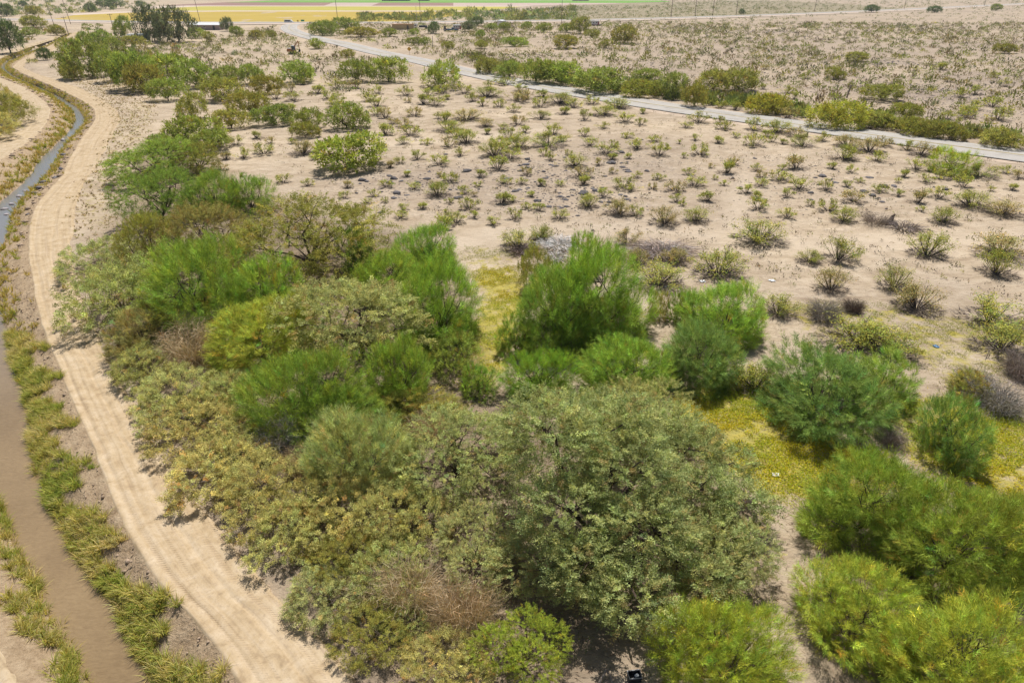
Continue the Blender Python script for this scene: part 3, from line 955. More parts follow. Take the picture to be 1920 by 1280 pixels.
for s in range(6):   # the same plants as seen from 100 m and more: fewer, larger leaf sprays
    f_, lb = clumped(500 + s, 3.0, 3.0, 420, 12, 0.30, 0.13, 9, 0.1, 0.02, 0.66, 0.7, 0.03, 0.14, 0.3)
    proto('far', 3.0, 3.0, [('crown', fol_mesh('far_crown', f_)), ('trunk', lb.mesh('far_trunk', 'bark'))])
for s in range(7):
    H_ = 1.15 + 0.12 * (s % 3)
    f_, mb_, lit = creosote(600 + s, 1.2, H_, 22 + 3 * (s % 4), 2600, 0.065, 0.013)
    proto('creosote', 1.2, H_, [('leaves', fol_mesh('creosote_leaves', f_)), ('stems', mb_.mesh('creosote_stems', 'grey_stem')), ('dead_twigs', fol_mesh('creosote_dead_twigs', lit, 'dry_twig'))])
for s in range(6):
    H_ = 1.15 + 0.12 * (s % 3)
    f_, mb_, lit = creosote(650 + s, 1.2, H_, 14, 800, 0.12, 0.016)
    proto('creosote_far', 1.2, H_, [('leaves', fol_mesh('creosote_leaves', f_)), ('stems', mb_.mesh('creosote_stems', 'grey_stem')), ('dead_twigs', fol_mesh('creosote_dead_twigs', lit, 'dry_twig'))])

PLANTS = []       # (x, y, radius) of every placed plant, for spacing
KINDN = {}
TWIG_COL = (0.165, 0.13, 0.11)

def place(name, kind, loc, sx, sy, sz, rz, color, label, cat, group, twig=TWIG_COL):
    lst = PROTO[kind]
    i = KINDN.get(kind, 0)
    KINDN[kind] = i + 1
    R, H, parts = lst[i % len(lst)]
    e = empty(name, loc, 0.0, label, cat, group)
    c_, s_ = abs(math.cos(rz)), abs(math.sin(rz))
    for pn, me in parts:
        o = bpy.data.objects.new(pn, me)
        COL.objects.link(o)
        o.parent = e
        # scale along the picture axes, then turned: keep the outline as surveyed
        o.rotation_euler = (0, 0, rz)
        o.scale = ((sx * c_ + sy * s_) / R, (sy * c_ + sx * s_) / R, sz / H)
        col = twig if pn in ('dead_twigs', 'twigs') else color
        o.color = (col[0], col[1], col[2], 1)
    PLANTS.append((loc[0], loc[1], max(sx, sy)))
    return e

def fit(box, hr):
    """plant that fills a photograph box: ground position, radii, height"""
    x0, y0, x1, y1 = box
    cx, cy = (x0 + x1) / 2, (y0 + y1) / 2
    H = 1.0
    for _ in range(6):
        d = depth_at(cx, cy, H / 2)
        w = (x1 - x0) * d / FPX
        vm = (y1 - y0) * d / FPX
        rr = ray(cx, cy)
        de = math.atan2(-rr[2], math.hypot(rr[0], rr[1]))
        Rx = w / 2
        H = hr * w
        q = (vm / 2) ** 2 - (H / 2 * math.cos(de)) ** 2
        Ry = math.sqrt(max(q, 0)) / math.sin(de)
        if Ry < 0.6 * Rx:
            Ry = 0.6 * Rx
            H = 2 * math.sqrt(max((vm / 2) ** 2 - (Ry * math.sin(de)) ** 2, (0.12 * w) ** 2)) / math.cos(de)
        elif Ry > 1.45 * Rx:
            Ry = 1.45 * Rx
            H = 2 * math.sqrt(max((vm / 2) ** 2 - (Ry * math.sin(de)) ** 2, (0.12 * w) ** 2)) / math.cos(de)
    p = P(cx, cy, H / 2)
    return np.array([p[0], p[1], 0.0]), Rx, Ry, H

C = {  # leaf colours
    'vivid': (0.225, 0.305, 0.055), 'green': (0.20, 0.265, 0.055), 'lime': (0.365, 0.40, 0.070), 'teal': (0.175, 0.25, 0.075), 'moss': (0.265, 0.31, 0.06),
    'pale': (0.40, 0.40, 0.145), 'sage': (0.365, 0.365, 0.145), 'olive': (0.30, 0.28, 0.070), 'straw': (0.47, 0.43, 0.15),
    'salt': (0.415, 0.41, 0.14), 'gold': (0.47, 0.40, 0.135), 'brown': (0.29, 0.245, 0.085), 'dark': (0.125, 0.165, 0.068), 'tamarisk': (0.145, 0.16, 0.09)}
C = {k: tuple(x * m_ for x, m_ in zip(v, (1.28, 1.28, 1.14))) for k, v in C.items()}
for k in ('sage', 'pale', 'salt', 'straw', 'gold'):
    C[k] = (C[k][0] * 0.97, C[k][1] * 0.98, C[k][2] * 1.08)
for k in ('vivid', 'green', 'teal', 'moss', 'lime'):
    C[k] = (C[k][0] * 1.06, C[k][1] * 1.06, C[k][2] * 0.92)
for k, q in (('vivid', 1.13), ('green', 1.13), ('teal', 1.13), ('lime', 0.92)):
    C[k] = tuple(x * q for x in C[k])
DRY_TAN, DRY_GREY = (0.66, 0.51, 0.32), (0.36, 0.30, 0.27)
HR = {'broom': 0.62, 'broom_small': 0.62, 'mesquite': 0.56, 'salt': 0.45, 'dry': 0.46, 'far': 0.55}
NAMES = {'broom': ('broom_tree', 'tree'), 'broom_small': ('broom_bush', 'bush'), 'mesquite': ('mesquite_tree', 'tree'), 'salt': ('saltbush', 'bush'), 'dry': ('dead_shrub', 'shrub'), 'far': ('desert_tree', 'tree')}

BIG = {'salt': 1.1, 'broom': 1.02, 'broom_small': 1.05, 'far': 1.06, 'giant': 1.08, 'dry': 1.1}
def bush(box, kind, col, label, group=None, name=None, hr=None):
    p, Rx, Ry, H = fit(box, hr or HR[kind])
    nm, cat = NAMES[kind]
    if cat == 'tree' and 'tree' not in label and 'mesquite' not in label:
        nm, cat = 'desert_bush', 'bush'
    if 'hummock' in label:
        nm, cat = 'grassy_hummock', 'hummock'
    if name:
        nm, cat = name
    r = random.Random(int(box[0] * 7 + box[1]))
    c = col if isinstance(col, tuple) else C[col]
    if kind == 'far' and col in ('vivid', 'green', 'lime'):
        c = (c[0] * 1.08, c[1] * 0.92, c[2] * 1.25)  # duller far greens: haze of distance put into the leaf colour
    j = 0.95 + r.uniform(-.10, .10)
    c = (c[0] * j * (1 + r.uniform(-.06, .06)), c[1] * j, c[2] * j)
    rz = r.choice([0, math.pi / 2, math.pi, -math.pi / 2]) + r.uniform(-.25, .25)
    z = float(ground_z(np.array(p[0]), np.array(p[1])))
    if group == 'bushes along the paved road' and kind == 'far':
        Rx, Ry, H = Rx * 1.12, Ry * 1.1, H * 0.86
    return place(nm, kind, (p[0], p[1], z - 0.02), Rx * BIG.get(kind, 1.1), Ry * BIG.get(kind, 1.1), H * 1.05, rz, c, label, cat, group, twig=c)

# ------------------------------------------------------------------ the thicket: trees and bushes, one by one
GIANT = [(1.2, 2.2, 4.5, 1.9, 1.8), (2.7, 1.3, 3.9, 1.7, 1.5), (-.4, 1.7, 4.0, 1.8, 1.5), (-2.3, 1.3, 3.2, 1.8, 1.5), (-3.9, .7, 2.3, 1.6, 1.3), (-5.0, -.5, 1.6, 1.3, 1.1), (-2.8, -.9, 2.7, 1.7, 1.4), (-1.0, -.5, 3.6, 1.8, 1.5), (1.1, -.3, 3.8, 1.7, 1.5),
         (2.9, -.8, 3.0, 1.6, 1.4), (4.4, .5, 2.5, 1.6, 1.4), (5.4, -.9, 1.7, 1.2, 1.2), (4.1, -2.3, 1.9, 1.4, 1.3), (2.1, -2.5, 2.4, 1.5, 1.4), (0, -2.7, 2.2, 1.4, 1.4), (-1.8, -2.9, 1.7, 1.3, 1.2), (.8, -4.2, 1.4, 1.2, 1.1), (-3.7, -2.5, 1.4, 1.1, 1.0), (2.9, -4.1, 1.3, 1.1, 1.0)]
rg = random.Random(4)
GIANT = [(x * 1.06, y * 1.06, z * rg.uniform(.85, 1.15), r_ * rg.uniform(.74, .98), h_ * rg.uniform(.8, 1.1)) for x, y, z, r_, h_ in GIANT]
f_, lb = clumped(900, 6.4, 6.2, 4800, 63, 0.071, 0.034, 19, 0.2, 0.04, 0.6, 0.55, 0.03, 0.14, 0.15, ax=GIANT)
proto('giant', 6.4, 6.2, [('crown', fol_mesh('giant_crown', f_)), ('trunk', lb.mesh('giant_trunk', 'bark'))])
HR['giant'] = 0.42
NAMES['giant'] = ('mesquite_tree', 'tree')
G_TH, G_RD, G_FL = 'trees and bushes of the thicket', 'bushes along the dirt road', 'bushes on the sandy flat'
G_FR, G_PV, G_YD = 'trees of the far thicket', 'bushes along the paved road', 'trees around the yards by the highway'

# foreground
bush((815, 705, 1480, 1080), 'giant', 'sage', 'huge pale grey-green mesquite, the largest tree of the thicket', G_TH)
bush((1235, 950, 1450, 1130), 'mesquite', 'sage', 'grey-green mesquite overhanging the bare sand beside the black crate', G_TH)
bush((930, 995, 1180, 1130), 'mesquite', 'sage', 'dark-hearted grey-green mesquite in front of the huge mesquite', G_TH)
bush((750, 770, 960, 930), 'mesquite', 'pale', 'pale mesquite against the left shoulder of the huge mesquite', G_TH)
bush((640, 800, 770, 900), 'salt', 'sage', 'grey-green bush between the thin pale tree and the huge mesquite', G_TH)
bush((1110, 700, 1300, 850), 'mesquite', 'pale', 'pale mesquite whose top rises behind the huge mesquite', G_TH)
bush((890, 1145, 1070, 1280), 'mesquite', 'lime', 'yellow-green leafy bush at the bottom edge beside the tan dead brush', G_TH)
bush((1235, 1135, 1500, 1320), 'broom', 'lime', 'feathery pale-lime broom tree at the bottom edge, right of the crate', G_TH)
bush((1515, 1035, 1710, 1235), 'broom', 'lime', 'windswept lime broom tree with a dark hollow at its foot', G_TH)
bush((1665, 1115, 1950, 1320), 'broom', 'lime', 'bright yellow-green broom tree filling the bottom right corner', G_TH)
bush((1495, 835, 1760, 1030), 'broom', 'moss', 'broad bright green broom tree below the yellow ground cover', G_TH)
bush((1650, 900, 1940, 1110), 'broom', 'moss', 'deep green broom tree at the right edge above the corner tree', G_TH)
bush((1830, 920, 2000, 1060), 'broom', 'moss', 'green broom tree cut by the right edge under the yellow mat', G_TH)
bush((1735, 735, 1855, 870), 'broom_small', 'teal', 'blue-green broom bush standing alone in the yellow ground cover', G_TH)
bush((1435, 640, 1640, 800), 'broom', 'teal', 'blue-green tree with leaning bare trunks and wide dark shade', G_TH, hr=0.6)
bush((1580, 650, 1720, 765), 'broom_small', 'green', 'green broom bush leaning against the tree with bare trunks', G_TH)
bush((1790, 690, 1850, 745), 'broom_small', 'olive', 'small round olive bush beside the grey dead shrubs', G_TH)
bush((1235, 595, 1375, 725), 'broom', 'teal', 'tall blue-green broom tree at the end of the mid thicket row', G_TH)
bush((1085, 625, 1245, 745), 'broom', 'vivid', 'bright green broom tree in the middle of the mid row', G_TH)
bush((940, 655, 1090, 745), 'broom', 'vivid', 'low bright green broom tree at the start of the mid row', G_TH)
bush((868, 680, 928, 745), 'broom_small', 'green', 'small green broom bush at the foot of the yellow clearing', G_TH)
bush((1285, 520, 1440, 640), 'broom', 'vivid', 'bright green broom tree at the edge of the open sand', G_TH)
bush((1255, 538, 1312, 604), 'broom_small', 'green', 'round dark green broom bush touching the tree at the sand edge', G_TH)
bush((1217, 543, 1256, 597), 'broom_small', 'olive', 'smallest round broom bush, alone between two broom trees', G_TH)
bush((1040, 455, 1215, 640), 'broom', 'vivid', 'tall bright green tree with bare limbs beside the brush pile', G_TH, hr=0.75)
bush((985, 500, 1115, 650), 'broom', 'green', 'dark green half of the tall pair beside the clearing', G_TH, hr=0.75)
bush((1072, 435, 1128, 510), 'broom_small', 'vivid', 'narrow green spire standing behind the tall bright green tree', G_TH, hr=0.9)
bush((968, 462, 1040, 550), 'salt', 'olive', 'dull olive bush behind the dark green half of the pair', G_TH, hr=0.7)
bush((932, 588, 1002, 665), 'broom_small', 'green', 'small green broom bush at the clearing, left of the tall pair', G_TH)
bush((796, 618, 888, 700), 'salt', (0.40, 0.44, 0.09), 'small umbrella-shaped bush with a bare stem beside the clearing', G_TH, hr=0.75)
bush((745, 485, 897, 640), 'broom', 'vivid', 'bright green broom tree bordering the sandy clearing', G_TH)
bush((750, 418, 852, 505), 'broom', 'vivid', 'bright green broom tree at the top corner of the clearing', G_TH)
bush((675, 465, 795, 565), 'broom', 'vivid', 'rounded bright green broom tree behind the pale mesquite', G_TH)
bush((636, 425, 705, 512), 'broom_small', 'green', 'dark green narrow broom bush beside the black-trunked mesquite', G_TH)
bush((540, 515, 805, 690), 'mesquite', 'pale', 'wide pale mesquite in the middle of the thicket', G_TH)
bush((405, 560, 570, 690), 'broom', 'lime', 'yellow-green wispy tree leaning over the tan dead brush', G_TH)
bush((690, 630, 805, 760), 'broom', 'vivid', 'vivid broom tree beside the umbrella-shaped bush', G_TH)
bush((455, 655, 700, 810), 'broom', 'green', 'broad dark green broom tree above the grey twig heap', G_TH)
bush((575, 715, 720, 850), 'broom', 'green', 'green broom tree right of the grey twig heap', G_TH)
bush((700, 730, 880, 800), 'broom_small', 'olive', 'dull olive bush behind the huge mesquite', G_TH)
bush((560, 765, 790, 925), 'broom', 'pale', 'thin pale feathery tree showing its bare branching trunk', G_TH)
bush((278, 447, 462, 615), 'broom', 'vivid', 'dense vivid green tree with a dark blue-green underside', G_TH, hr=0.7)
bush((455, 478, 562, 600), 'broom_small', 'vivid', 'vivid green broom bush right of the dense vivid tree', G_TH, hr=0.8)
bush((452, 375, 706, 520), 'mesquite', 'olive', 'olive mesquite with black trunks showing under its crown', G_TH, hr=0.5)
bush((288, 378, 470, 495), 'mesquite', 'brown', 'brownish half-dead mesquite beside the olive mesquite', G_TH)
bush((228, 318, 370, 420), 'mesquite', 'green', 'green mesquite nearest the bend of weeds by the dirt road', G_TH)
bush((355, 322, 440, 398), 'broom', 'green', 'green tree between the brownish mesquite and the sand', G_TH)
bush((432, 328, 502, 395), 'broom_small', 'green', 'wispy green bush with shoots standing above the olive mesquite', G_TH)
bush((240, 262, 352, 335), 'mesquite', 'green', 'green rounded mesquite above the weedy slope', G_TH)
bush((330, 270, 410, 325), 'mesquite', 'olive', 'dark olive bush at the sand edge below the long row', G_TH)
bush((360, 242, 428, 283), 'far', 'green', 'round green bush just above the dark olive bush', G_TH, name=('desert_bush', 'bush'))
bush((235, 400, 320, 500), 'mesquite', 'olive', 'olive tree behind the dense vivid green tree', G_TH)

# saltbush hedge along the dirt road, far to near
bush((139, 448, 251, 515), 'salt', 'salt', 'first saltbush of the roadside hedge, below the weedy slope', G_RD)
bush((146, 490, 291, 605), 'salt', 'salt', 'wide yellow-green saltbush beside the dense vivid green tree', G_RD)
bush((206, 572, 326, 668), 'broom_small', 'brown', 'brown-green wispy bush leaning over the dirt road', G_RD)
bush((217, 640, 319, 722), 'salt', 'salt', 'saltbush between the brown-green bush and the tan brush', G_RD)
bush((259, 685, 399, 795), 'salt', 'straw', 'straw-coloured saltbush in front of the tan dead brush', G_RD)
bush((354, 690, 479, 780), 'salt', 'salt', 'saltbush below the wispy yellow-green tree', G_RD)
bush((297, 745, 434, 860), 'salt', 'gold', 'golden saltbush with brown shade beneath it', G_RD)
bush((384, 775, 514, 870), 'salt', 'straw', 'straw-yellow saltbush left of the grey twig heap', G_RD)
bush((344, 815, 489, 935), 'salt', 'straw', 'straw saltbush at the narrowest strip of dirt road verge', G_RD)
bush((412, 850, 579, 985), 'salt', 'gold', 'golden saltbush below the grey twig heap', G_RD)
bush((469, 930, 614, 1065), 'salt', 'salt', 'greenish saltbush with dry twigs hanging over the dirt road', G_RD)
bush((554, 880, 714, 1010), 'salt', 'gold', 'golden saltbush below the thin pale tree', G_RD)
bush((574, 985, 714, 1100), 'salt', 'olive', 'olive saltbush with a brown hollow in the hedge', G_RD)
bush((544, 1065, 669, 1170), 'salt', 'sage', 'blue-green saltbush bulging onto the dirt road', G_RD)
bush((654, 890, 844, 1030), 'salt', 'straw', 'straw-green bush touching the left side of the huge mesquite', G_RD)
bush((664, 1010, 814, 1130), 'salt', 'salt', 'saltbush behind the tan dead brush', G_RD)
bush((624, 1130, 759, 1250), 'salt', 'olive', 'dark golden saltbush nearest the lower end of the dirt road', G_RD)
bush((754, 1185, 914, 1310), 'salt', 'straw', 'straw saltbush at the bottom edge below the tan brush', G_RD)
bush((704, 1110, 804, 1200), 'salt', 'salt', 'small saltbush left of the tan dead brush', G_RD)
# dead brush
bush((815, 950, 965, 1090), 'mesquite', 'sage', 'dark grey-green mesquite below the left shoulder of the huge mesquite', G_TH)
bush((700, 1055, 840, 1160), 'dry', DRY_TAN, 'wide tan dead brush woven into the roadside hedge', None, hr=0.6)
bush((835, 1165, 910, 1245), 'dry', DRY_TAN, 'small tan dead brush left of the yellow-green leafy bush', None, hr=0.6)
bush((520, 840, 600, 900), 'dry', DRY_TAN, 'tan dead brush between golden saltbush and thin pale tree', None, hr=0.6)
bush((298, 605, 415, 700), 'dry', DRY_TAN, 'tan dead brush between the saltbushes and the wispy tree', None, hr=0.6)
bush((468, 785, 580, 868), 'dry', DRY_GREY, 'grey heap of bare twigs under the broad dark broom tree', None)
bush((790, 1085, 950, 1200), 'dry', DRY_TAN, 'tan dead brush in front of the huge mesquite', None, hr=0.6)
bush((640, 1060, 740, 1150), 'dry', DRY_TAN, 'brown bare twigs in a gap of the roadside hedge', None)
bush((1830, 715, 1920, 780), 'dry', DRY_GREY, 'largest grey dead shrub at the right edge', None)
bush((1880, 658, 1950, 715), 'dry', DRY_GREY, 'grey dead shrub at the right edge above the largest one', None)
bush((1800, 690, 1860, 735), 'dry', DRY_GREY, 'low brown dead shrub beside the small round olive bush', None)
bush((1512, 565, 1580, 605), 'dry', DRY_GREY, 'small grey dead shrub at the end of the creosote thicket', None)
bush((1575, 562, 1625, 588), 'dry', (0.15, 0.11, 0.10), 'dark brown dead shrub above the creosote thicket', None)
bush((1100, 580, 1180, 640), 'dry', DRY_TAN, 'brown dead branches at the foot of the tall bright tree', None)
bush((1640, 790, 1700, 840), 'dry', DRY_GREY, 'grey dead branches right of the tree with bare trunks', None)
bush((760, 770, 850, 830), 'dry', DRY_TAN, 'brown dead twigs behind the huge mesquite', None)
bush((300, 590, 360, 640), 'dry', DRY_GREY, 'grey twigs under the dense vivid green tree', None)

# bushes between the thicket and the far trees
bush((605, 250, 707, 318), 'far', 'moss', 'round yellow-green bush standing alone on the sandy flat', G_FL, hr=0.6)
bush((288, 218, 418, 272), 'far', 'green', 'wide green bush of the long row beside the weedy slope', G_FR)
bush((278, 252, 325, 283), 'far', 'green', 'small green bush below the wide one of the row', G_FR)
bush((332, 176, 390, 224), 'far', 'olive', 'dark olive tree in the middle of the far thicket', G_FR)
bush((395, 205, 468, 240), 'far', 'olive', 'olive bush right of the wide green bush', G_FR)
bush((425, 172, 508, 212), 'far', 'olive', 'loose olive bush above the low row on the sand', G_FR)
bush((472, 198, 550, 234), 'far', 'green', 'first bush of the low green row on the sand', G_FL)
bush((542, 202, 612, 238), 'far', 'green', 'middle bush of the low green row on the sand', G_FL)
bush((605, 193, 689, 240), 'far', 'green', 'last and tallest bush of the low green row', G_FL)
bush((535, 230, 605, 258), 'far', 'olive', 'low olive bush just below the green row', G_FL)
bush((272, 148, 350, 188), 'far', 'green', 'rounded green tree next to the bend of the dirt road', G_FR)
bush((382, 147, 442, 188), 'far', 'olive', 'domed olive bush with a visible stem', G_FR)
bush((468, 142, 532, 175), 'far', 'olive', 'domed olive bush right of the one with a stem', G_FR)
bush((533, 115, 590, 154), 'far', 'vivid', 'round deep green bush below the excavator', G_FR)
bush((130, 76, 202, 142), 'far', 'green', 'tall mesquite with a dark trunk above the dirt road bend', G_FR, hr=0.7)
bush((178, 98, 232, 152), 'far', 'green', 'green tree right of the tall mesquite at the bend', G_FR)
bush((212, 98, 280, 165), 'far', 'vivid', 'bright green tree in the middle of the bend thicket', G_FR)
bush((234, 120, 296, 172), 'far', 'olive', 'olive tree before the bright green one of the bend', G_FR)
bush((280, 102, 345, 152), 'far', 'vivid', 'bright green tree right of the bend thicket', G_FR)
bush((325, 112, 402, 162), 'far', 'green', 'dark green tree left of the two rounded ones', G_FR)
bush((400, 124, 450, 158), 'far', 'green', 'left one of two rounded green bushes on the flat', G_FR)
bush((445, 122, 496, 158), 'far', 'green', 'right one of two rounded green bushes on the flat', G_FR)
bush((115, 118, 150, 150), 'far', 'olive', 'low olive bush on the slope under the tall mesquite', G_FR)
bush((72, 90, 92, 112), 'far', 'dark', 'small dark bush between the canal and the dirt road', G_FR)
bush((110, 72, 145, 94), 'far', 'olive', 'olive bush above the small dark one by the canal', G_FR)
bush((143, 60, 172, 84), 'far', 'green', 'green bush left of the trailer thicket', G_FR)
bush((172, 58, 205, 84), 'far', 'vivid', 'bright green bush behind the tall mesquite', G_FR)
bush((195, 72, 232, 100), 'far', 'green', 'green bush between tall mesquite and parked trailer', G_FR)
bush((232, 67, 268, 87), 'far', 'olive', 'olive bush half hiding the parked trailer', G_FR)
bush((640, 112, 690, 152), 'far', 'green', 'left green tree of the pair before the paved road', G_FR)
bush((685, 108, 768, 152), 'far', 'vivid', 'right green tree of the pair before the paved road', G_FR)
bush((795, 106, 862, 162), 'far', 'vivid', 'tall green tree at the near edge of the paved road', G_PV, hr=0.75)
# along the far side of the paved road
bush((898, 104, 938, 138), 'far', 'olive', 'dull olive tree at the start of the roadside row', G_PV)
bush((930, 110, 980, 145), 'far', 'vivid', 'round bright green tree second in the roadside row', G_PV)
bush((976, 105, 1034, 154), 'far', 'green', 'tree with a dark hollow, third in the roadside row', G_PV, hr=0.7)
bush((1022, 110, 1084, 156), 'far', 'vivid', 'green tree fourth in the roadside row', G_PV)
bush((1080, 122, 1165, 172), 'far', 'vivid', 'wide bright green tree in the middle of the roadside row', G_PV)
bush((1160, 145, 1230, 182), 'far', 'olive', 'olive bush right of the wide bright roadside tree', G_PV)
bush((1186, 126, 1242, 150), 'far', 'vivid', 'low bright bush behind the olive roadside bush', G_PV)
bush((1232, 130, 1292, 182), 'far', 'green', 'dark rounded tree near the end of the roadside row', G_PV)
bush((1282, 150, 1325, 200), 'far', 'olive', 'olive bush that ends the roadside row', G_PV)
bush((1315, 126, 1365, 170), 'far', 'olive', 'left bush of the olive clump behind the roadside row', G_PV)
bush((1360, 124, 1412, 168), 'far', 'olive', 'right bush of the olive clump behind the roadside row', G_PV)
bush((1395, 170, 1473, 212), 'far', 'lime', 'lime-green dome bush beside the paved road', G_PV)
bush((1515, 182, 1622, 240), 'far', 'lime', 'largest lime-green bush beside the paved road', G_PV)
bush((1548, 125, 1582, 148), 'far', 'olive', 'small olive bush behind the largest lime-green bush', G_PV)
bush((1630, 155, 1680, 188), 'far', 'olive', 'olive bush among the dark stones past the road', G_PV)
bush((1672, 190, 1730, 222), 'far', 'olive', 'grey-olive bush right of the largest lime-green bush', G_PV)
bush((1625, 205, 1672, 238), 'far', 'olive', 'dull bush touching the largest lime-green bush', G_PV)
bush((1685, 215, 1735, 252), 'far', 'olive', 'first olive bush of the row at the right road end', G_PV)
bush((1728, 222, 1770, 258), 'far', 'olive', 'second olive bush of the row at the right road end', G_PV)
bush((1762, 225, 1805, 262), 'far', 'olive', 'third olive bush of the row at the right road end', G_PV)
bush((1850, 238, 1910, 276), 'far', 'olive', 'olive bush nearest the right edge above the road', G_PV)
bush((1748, 276, 1822, 324), 'broom_small', 'lime', 'bright lime bush on the near side of the paved road', G_PV)
bush((1865, 80, 1906, 100), 'far', 'olive', 'lone olive bush on the far plain near the right edge', G_PV)
bush((1590, 95, 1625, 115), 'far', 'olive', 'low olive bush on the plain above the dark stones', G_PV)
# yards and highway
bush((255, 14, 312, 76), 'far', 'tamarisk', 'dark tamarisk, left half of the tall pair behind the trailer', G_YD, name=('tamarisk_tree', 'tree'), hr=0.95)
bush((300, 16, 358, 77), 'far', 'tamarisk', 'dark tamarisk, right half of the tall pair behind the trailer', G_YD, name=('tamarisk_tree', 'tree'), hr=0.95)
bush((212, 32, 248, 68), 'far', 'green', 'green tree left of the tall tamarisk pair', G_YD)
bush((-12, 40, 32, 98), 'far', 'dark', 'dark tree cut by the left edge above the canal', G_YD, hr=0.9)
bush((42, 31, 78, 51), 'far', 'olive', 'olive bush below the highway at the upper left', G_YD)
bush((86, 48, 124, 66), 'far', 'olive', 'flat olive bush left of the short pole', G_YD)
bush((40, 52, 66, 68), 'far', 'green', 'small green bush right of the dark tree at the left edge', G_YD)
bush((356, 52, 382, 71), 'far', 'vivid', 'rounded green bush in front of the white shed', G_YD)
bush((378, 60, 402, 77), 'far', 'olive', 'olive bush below the white shed', G_YD)
bush((414, 34, 434, 58), 'far', 'tamarisk', 'dark upright tree right of the white shed', G_YD)
bush((430, 50, 455, 67), 'far', 'green', 'green bush right of the dark upright tree', G_YD)
bush((464, 57, 494, 72), 'far', 'olive', 'olive bush left of the road curve', G_YD)
bush((497, 58, 522, 71), 'far', 'olive', 'yellowish bush at the inside of the road curve', G_YD)
bush((575, 40, 632, 66), 'far', 'green', 'wide green bush behind the orange sign', G_YD)
bush((577, 73, 606, 91), 'far', 'vivid', 'bright bush at the near road edge above the excavator', G_YD)
bush((622, 34, 672, 56), 'far', 'green', 'dark green bush by the tall pole at the road curve', G_YD)
bush((640, 52, 712, 69), 'far', 'olive', 'low wide bush below the dark green one', G_YD)
bush((718, 54, 742, 68), 'far', 'green', 'green bush left of the tan container', G_YD)
bush((764, 54, 788, 66), 'far', 'green', 'green bush in front of the tan container', G_YD)
bush((636, 93, 664, 108), 'far', 'olive', 'domed olive bush beside the road, right of the excavator', G_YD)
bush((800, 42, 827, 62), 'far', 'dark', 'dark round tree beside the parked trucks', G_YD)
bush((866, 40, 892, 58), 'far', 'tamarisk', 'grey tree right of the parked trucks', G_YD)
bush((884, 32, 906, 48), 'far', 'dark', 'dark tree behind the parked trucks', G_YD)
bush((762, 70, 790, 84), 'far', 'green', 'left green bush beside the thin black post', G_YD)
bush((786, 70, 806, 84), 'far', 'green', 'right green bush beside the thin black post', G_YD)
bush((826, 78, 852, 92), 'far', 'olive', 'olive bush right of the thin black post', G_YD)
bush((890, 57, 912, 71), 'far', 'vivid', 'lone round green bush on the plain before the trucks', G_YD)
bush((892, 76, 912, 91), 'far', 'olive', 'yellow-green bush below the lone round one', G_YD)
bush((940, 70, 990, 87), 'far', 'vivid', 'dark and bright green double bush on the far plain', G_YD)
bush((1040, 66, 1082, 90), 'far', 'olive', 'broad olive bush on the far plain', G_YD)
bush((912, 44, 932, 56), 'far', 'green', 'green bush left of the white tank', G_YD)
bush((934, 43, 956, 56), 'far', 'green', 'bush right in front of the white tank', G_YD)
bush((975, 42, 1000, 55), 'far', 'green', 'green bush right of the white tank', G_YD)
bush((1008, 44, 1032, 60), 'far', 'green', 'green bush left of the tall centre pole', G_YD)
bush((1050, 44, 1075, 60), 'far', 'green', 'green bush right of the tall centre pole foot', G_YD)
bush((1072, 33, 1104, 62), 'far', 'olive', 'tall olive clump left of the parked motorhome', G_YD)
bush((1095, 56, 1128, 70), 'far', 'olive', 'olive bush below the parked motorhome', G_YD)
bush((1150, 48, 1195, 80), 'far', 'olive', 'wide olive clump right of the parked motorhome', G_YD)
bush((1125, 75, 1150, 90), 'far', 'olive', 'small olive bush below the wide olive clump', G_YD)
bush((1620, 10, 1650, 23), 'far', 'dark', 'dark double bush on the horizon at the upper right', G_YD)
bush((1738, 12, 1768, 24), 'far', 'dark', 'second dark bush on the horizon at the upper right', G_YD)
bush((1858, 8, 1880, 20), 'far', 'green', 'third dark bush on the horizon near the right corner', G_YD)
bush((1385, 17, 1398, 27), 'far', 'dark', 'tiny dark bush beside the right group of poles', G_YD)
bush((158, 6, 176, 22), 'far', 'dark', 'dark tree beyond the highway at the upper left', G_YD)
bush((36, 2, 50, 12), 'far', 'dark', 'dark tree at the top edge near the left corner', G_YD)
bush((188, -4, 224, 16), 'far', 'dark', 'dark tree clump at the top edge above the field corner', G_YD)
bush((46, 12, 78, 28), 'far', 'olive', 'wide olive bush beyond the highway at the upper left', G_YD)
bush((-4, 8, 22, 30), 'far', 'dark', 'dark bush beyond the highway at the left edge', G_YD)
bush((254, 2, 268, 12), 'far', 'dark', 'small dark tree beside the upper field corner', G_YD)
# grassy mound inside the bend of the left road
bush((-60, 160, 22, 215), 'salt', 'straw', 'grassy hummock at the back of the mound by the left road', 'hummocks beside the left road')
bush((-40, 180, 52, 238), 'salt', 'olive', 'widest grassy hummock of the mound by the left road', 'hummocks beside the left road')
bush((-70, 215, 30, 262), 'salt', 'straw', 'front grassy hummock of the mound by the left road', 'hummocks beside the left road')

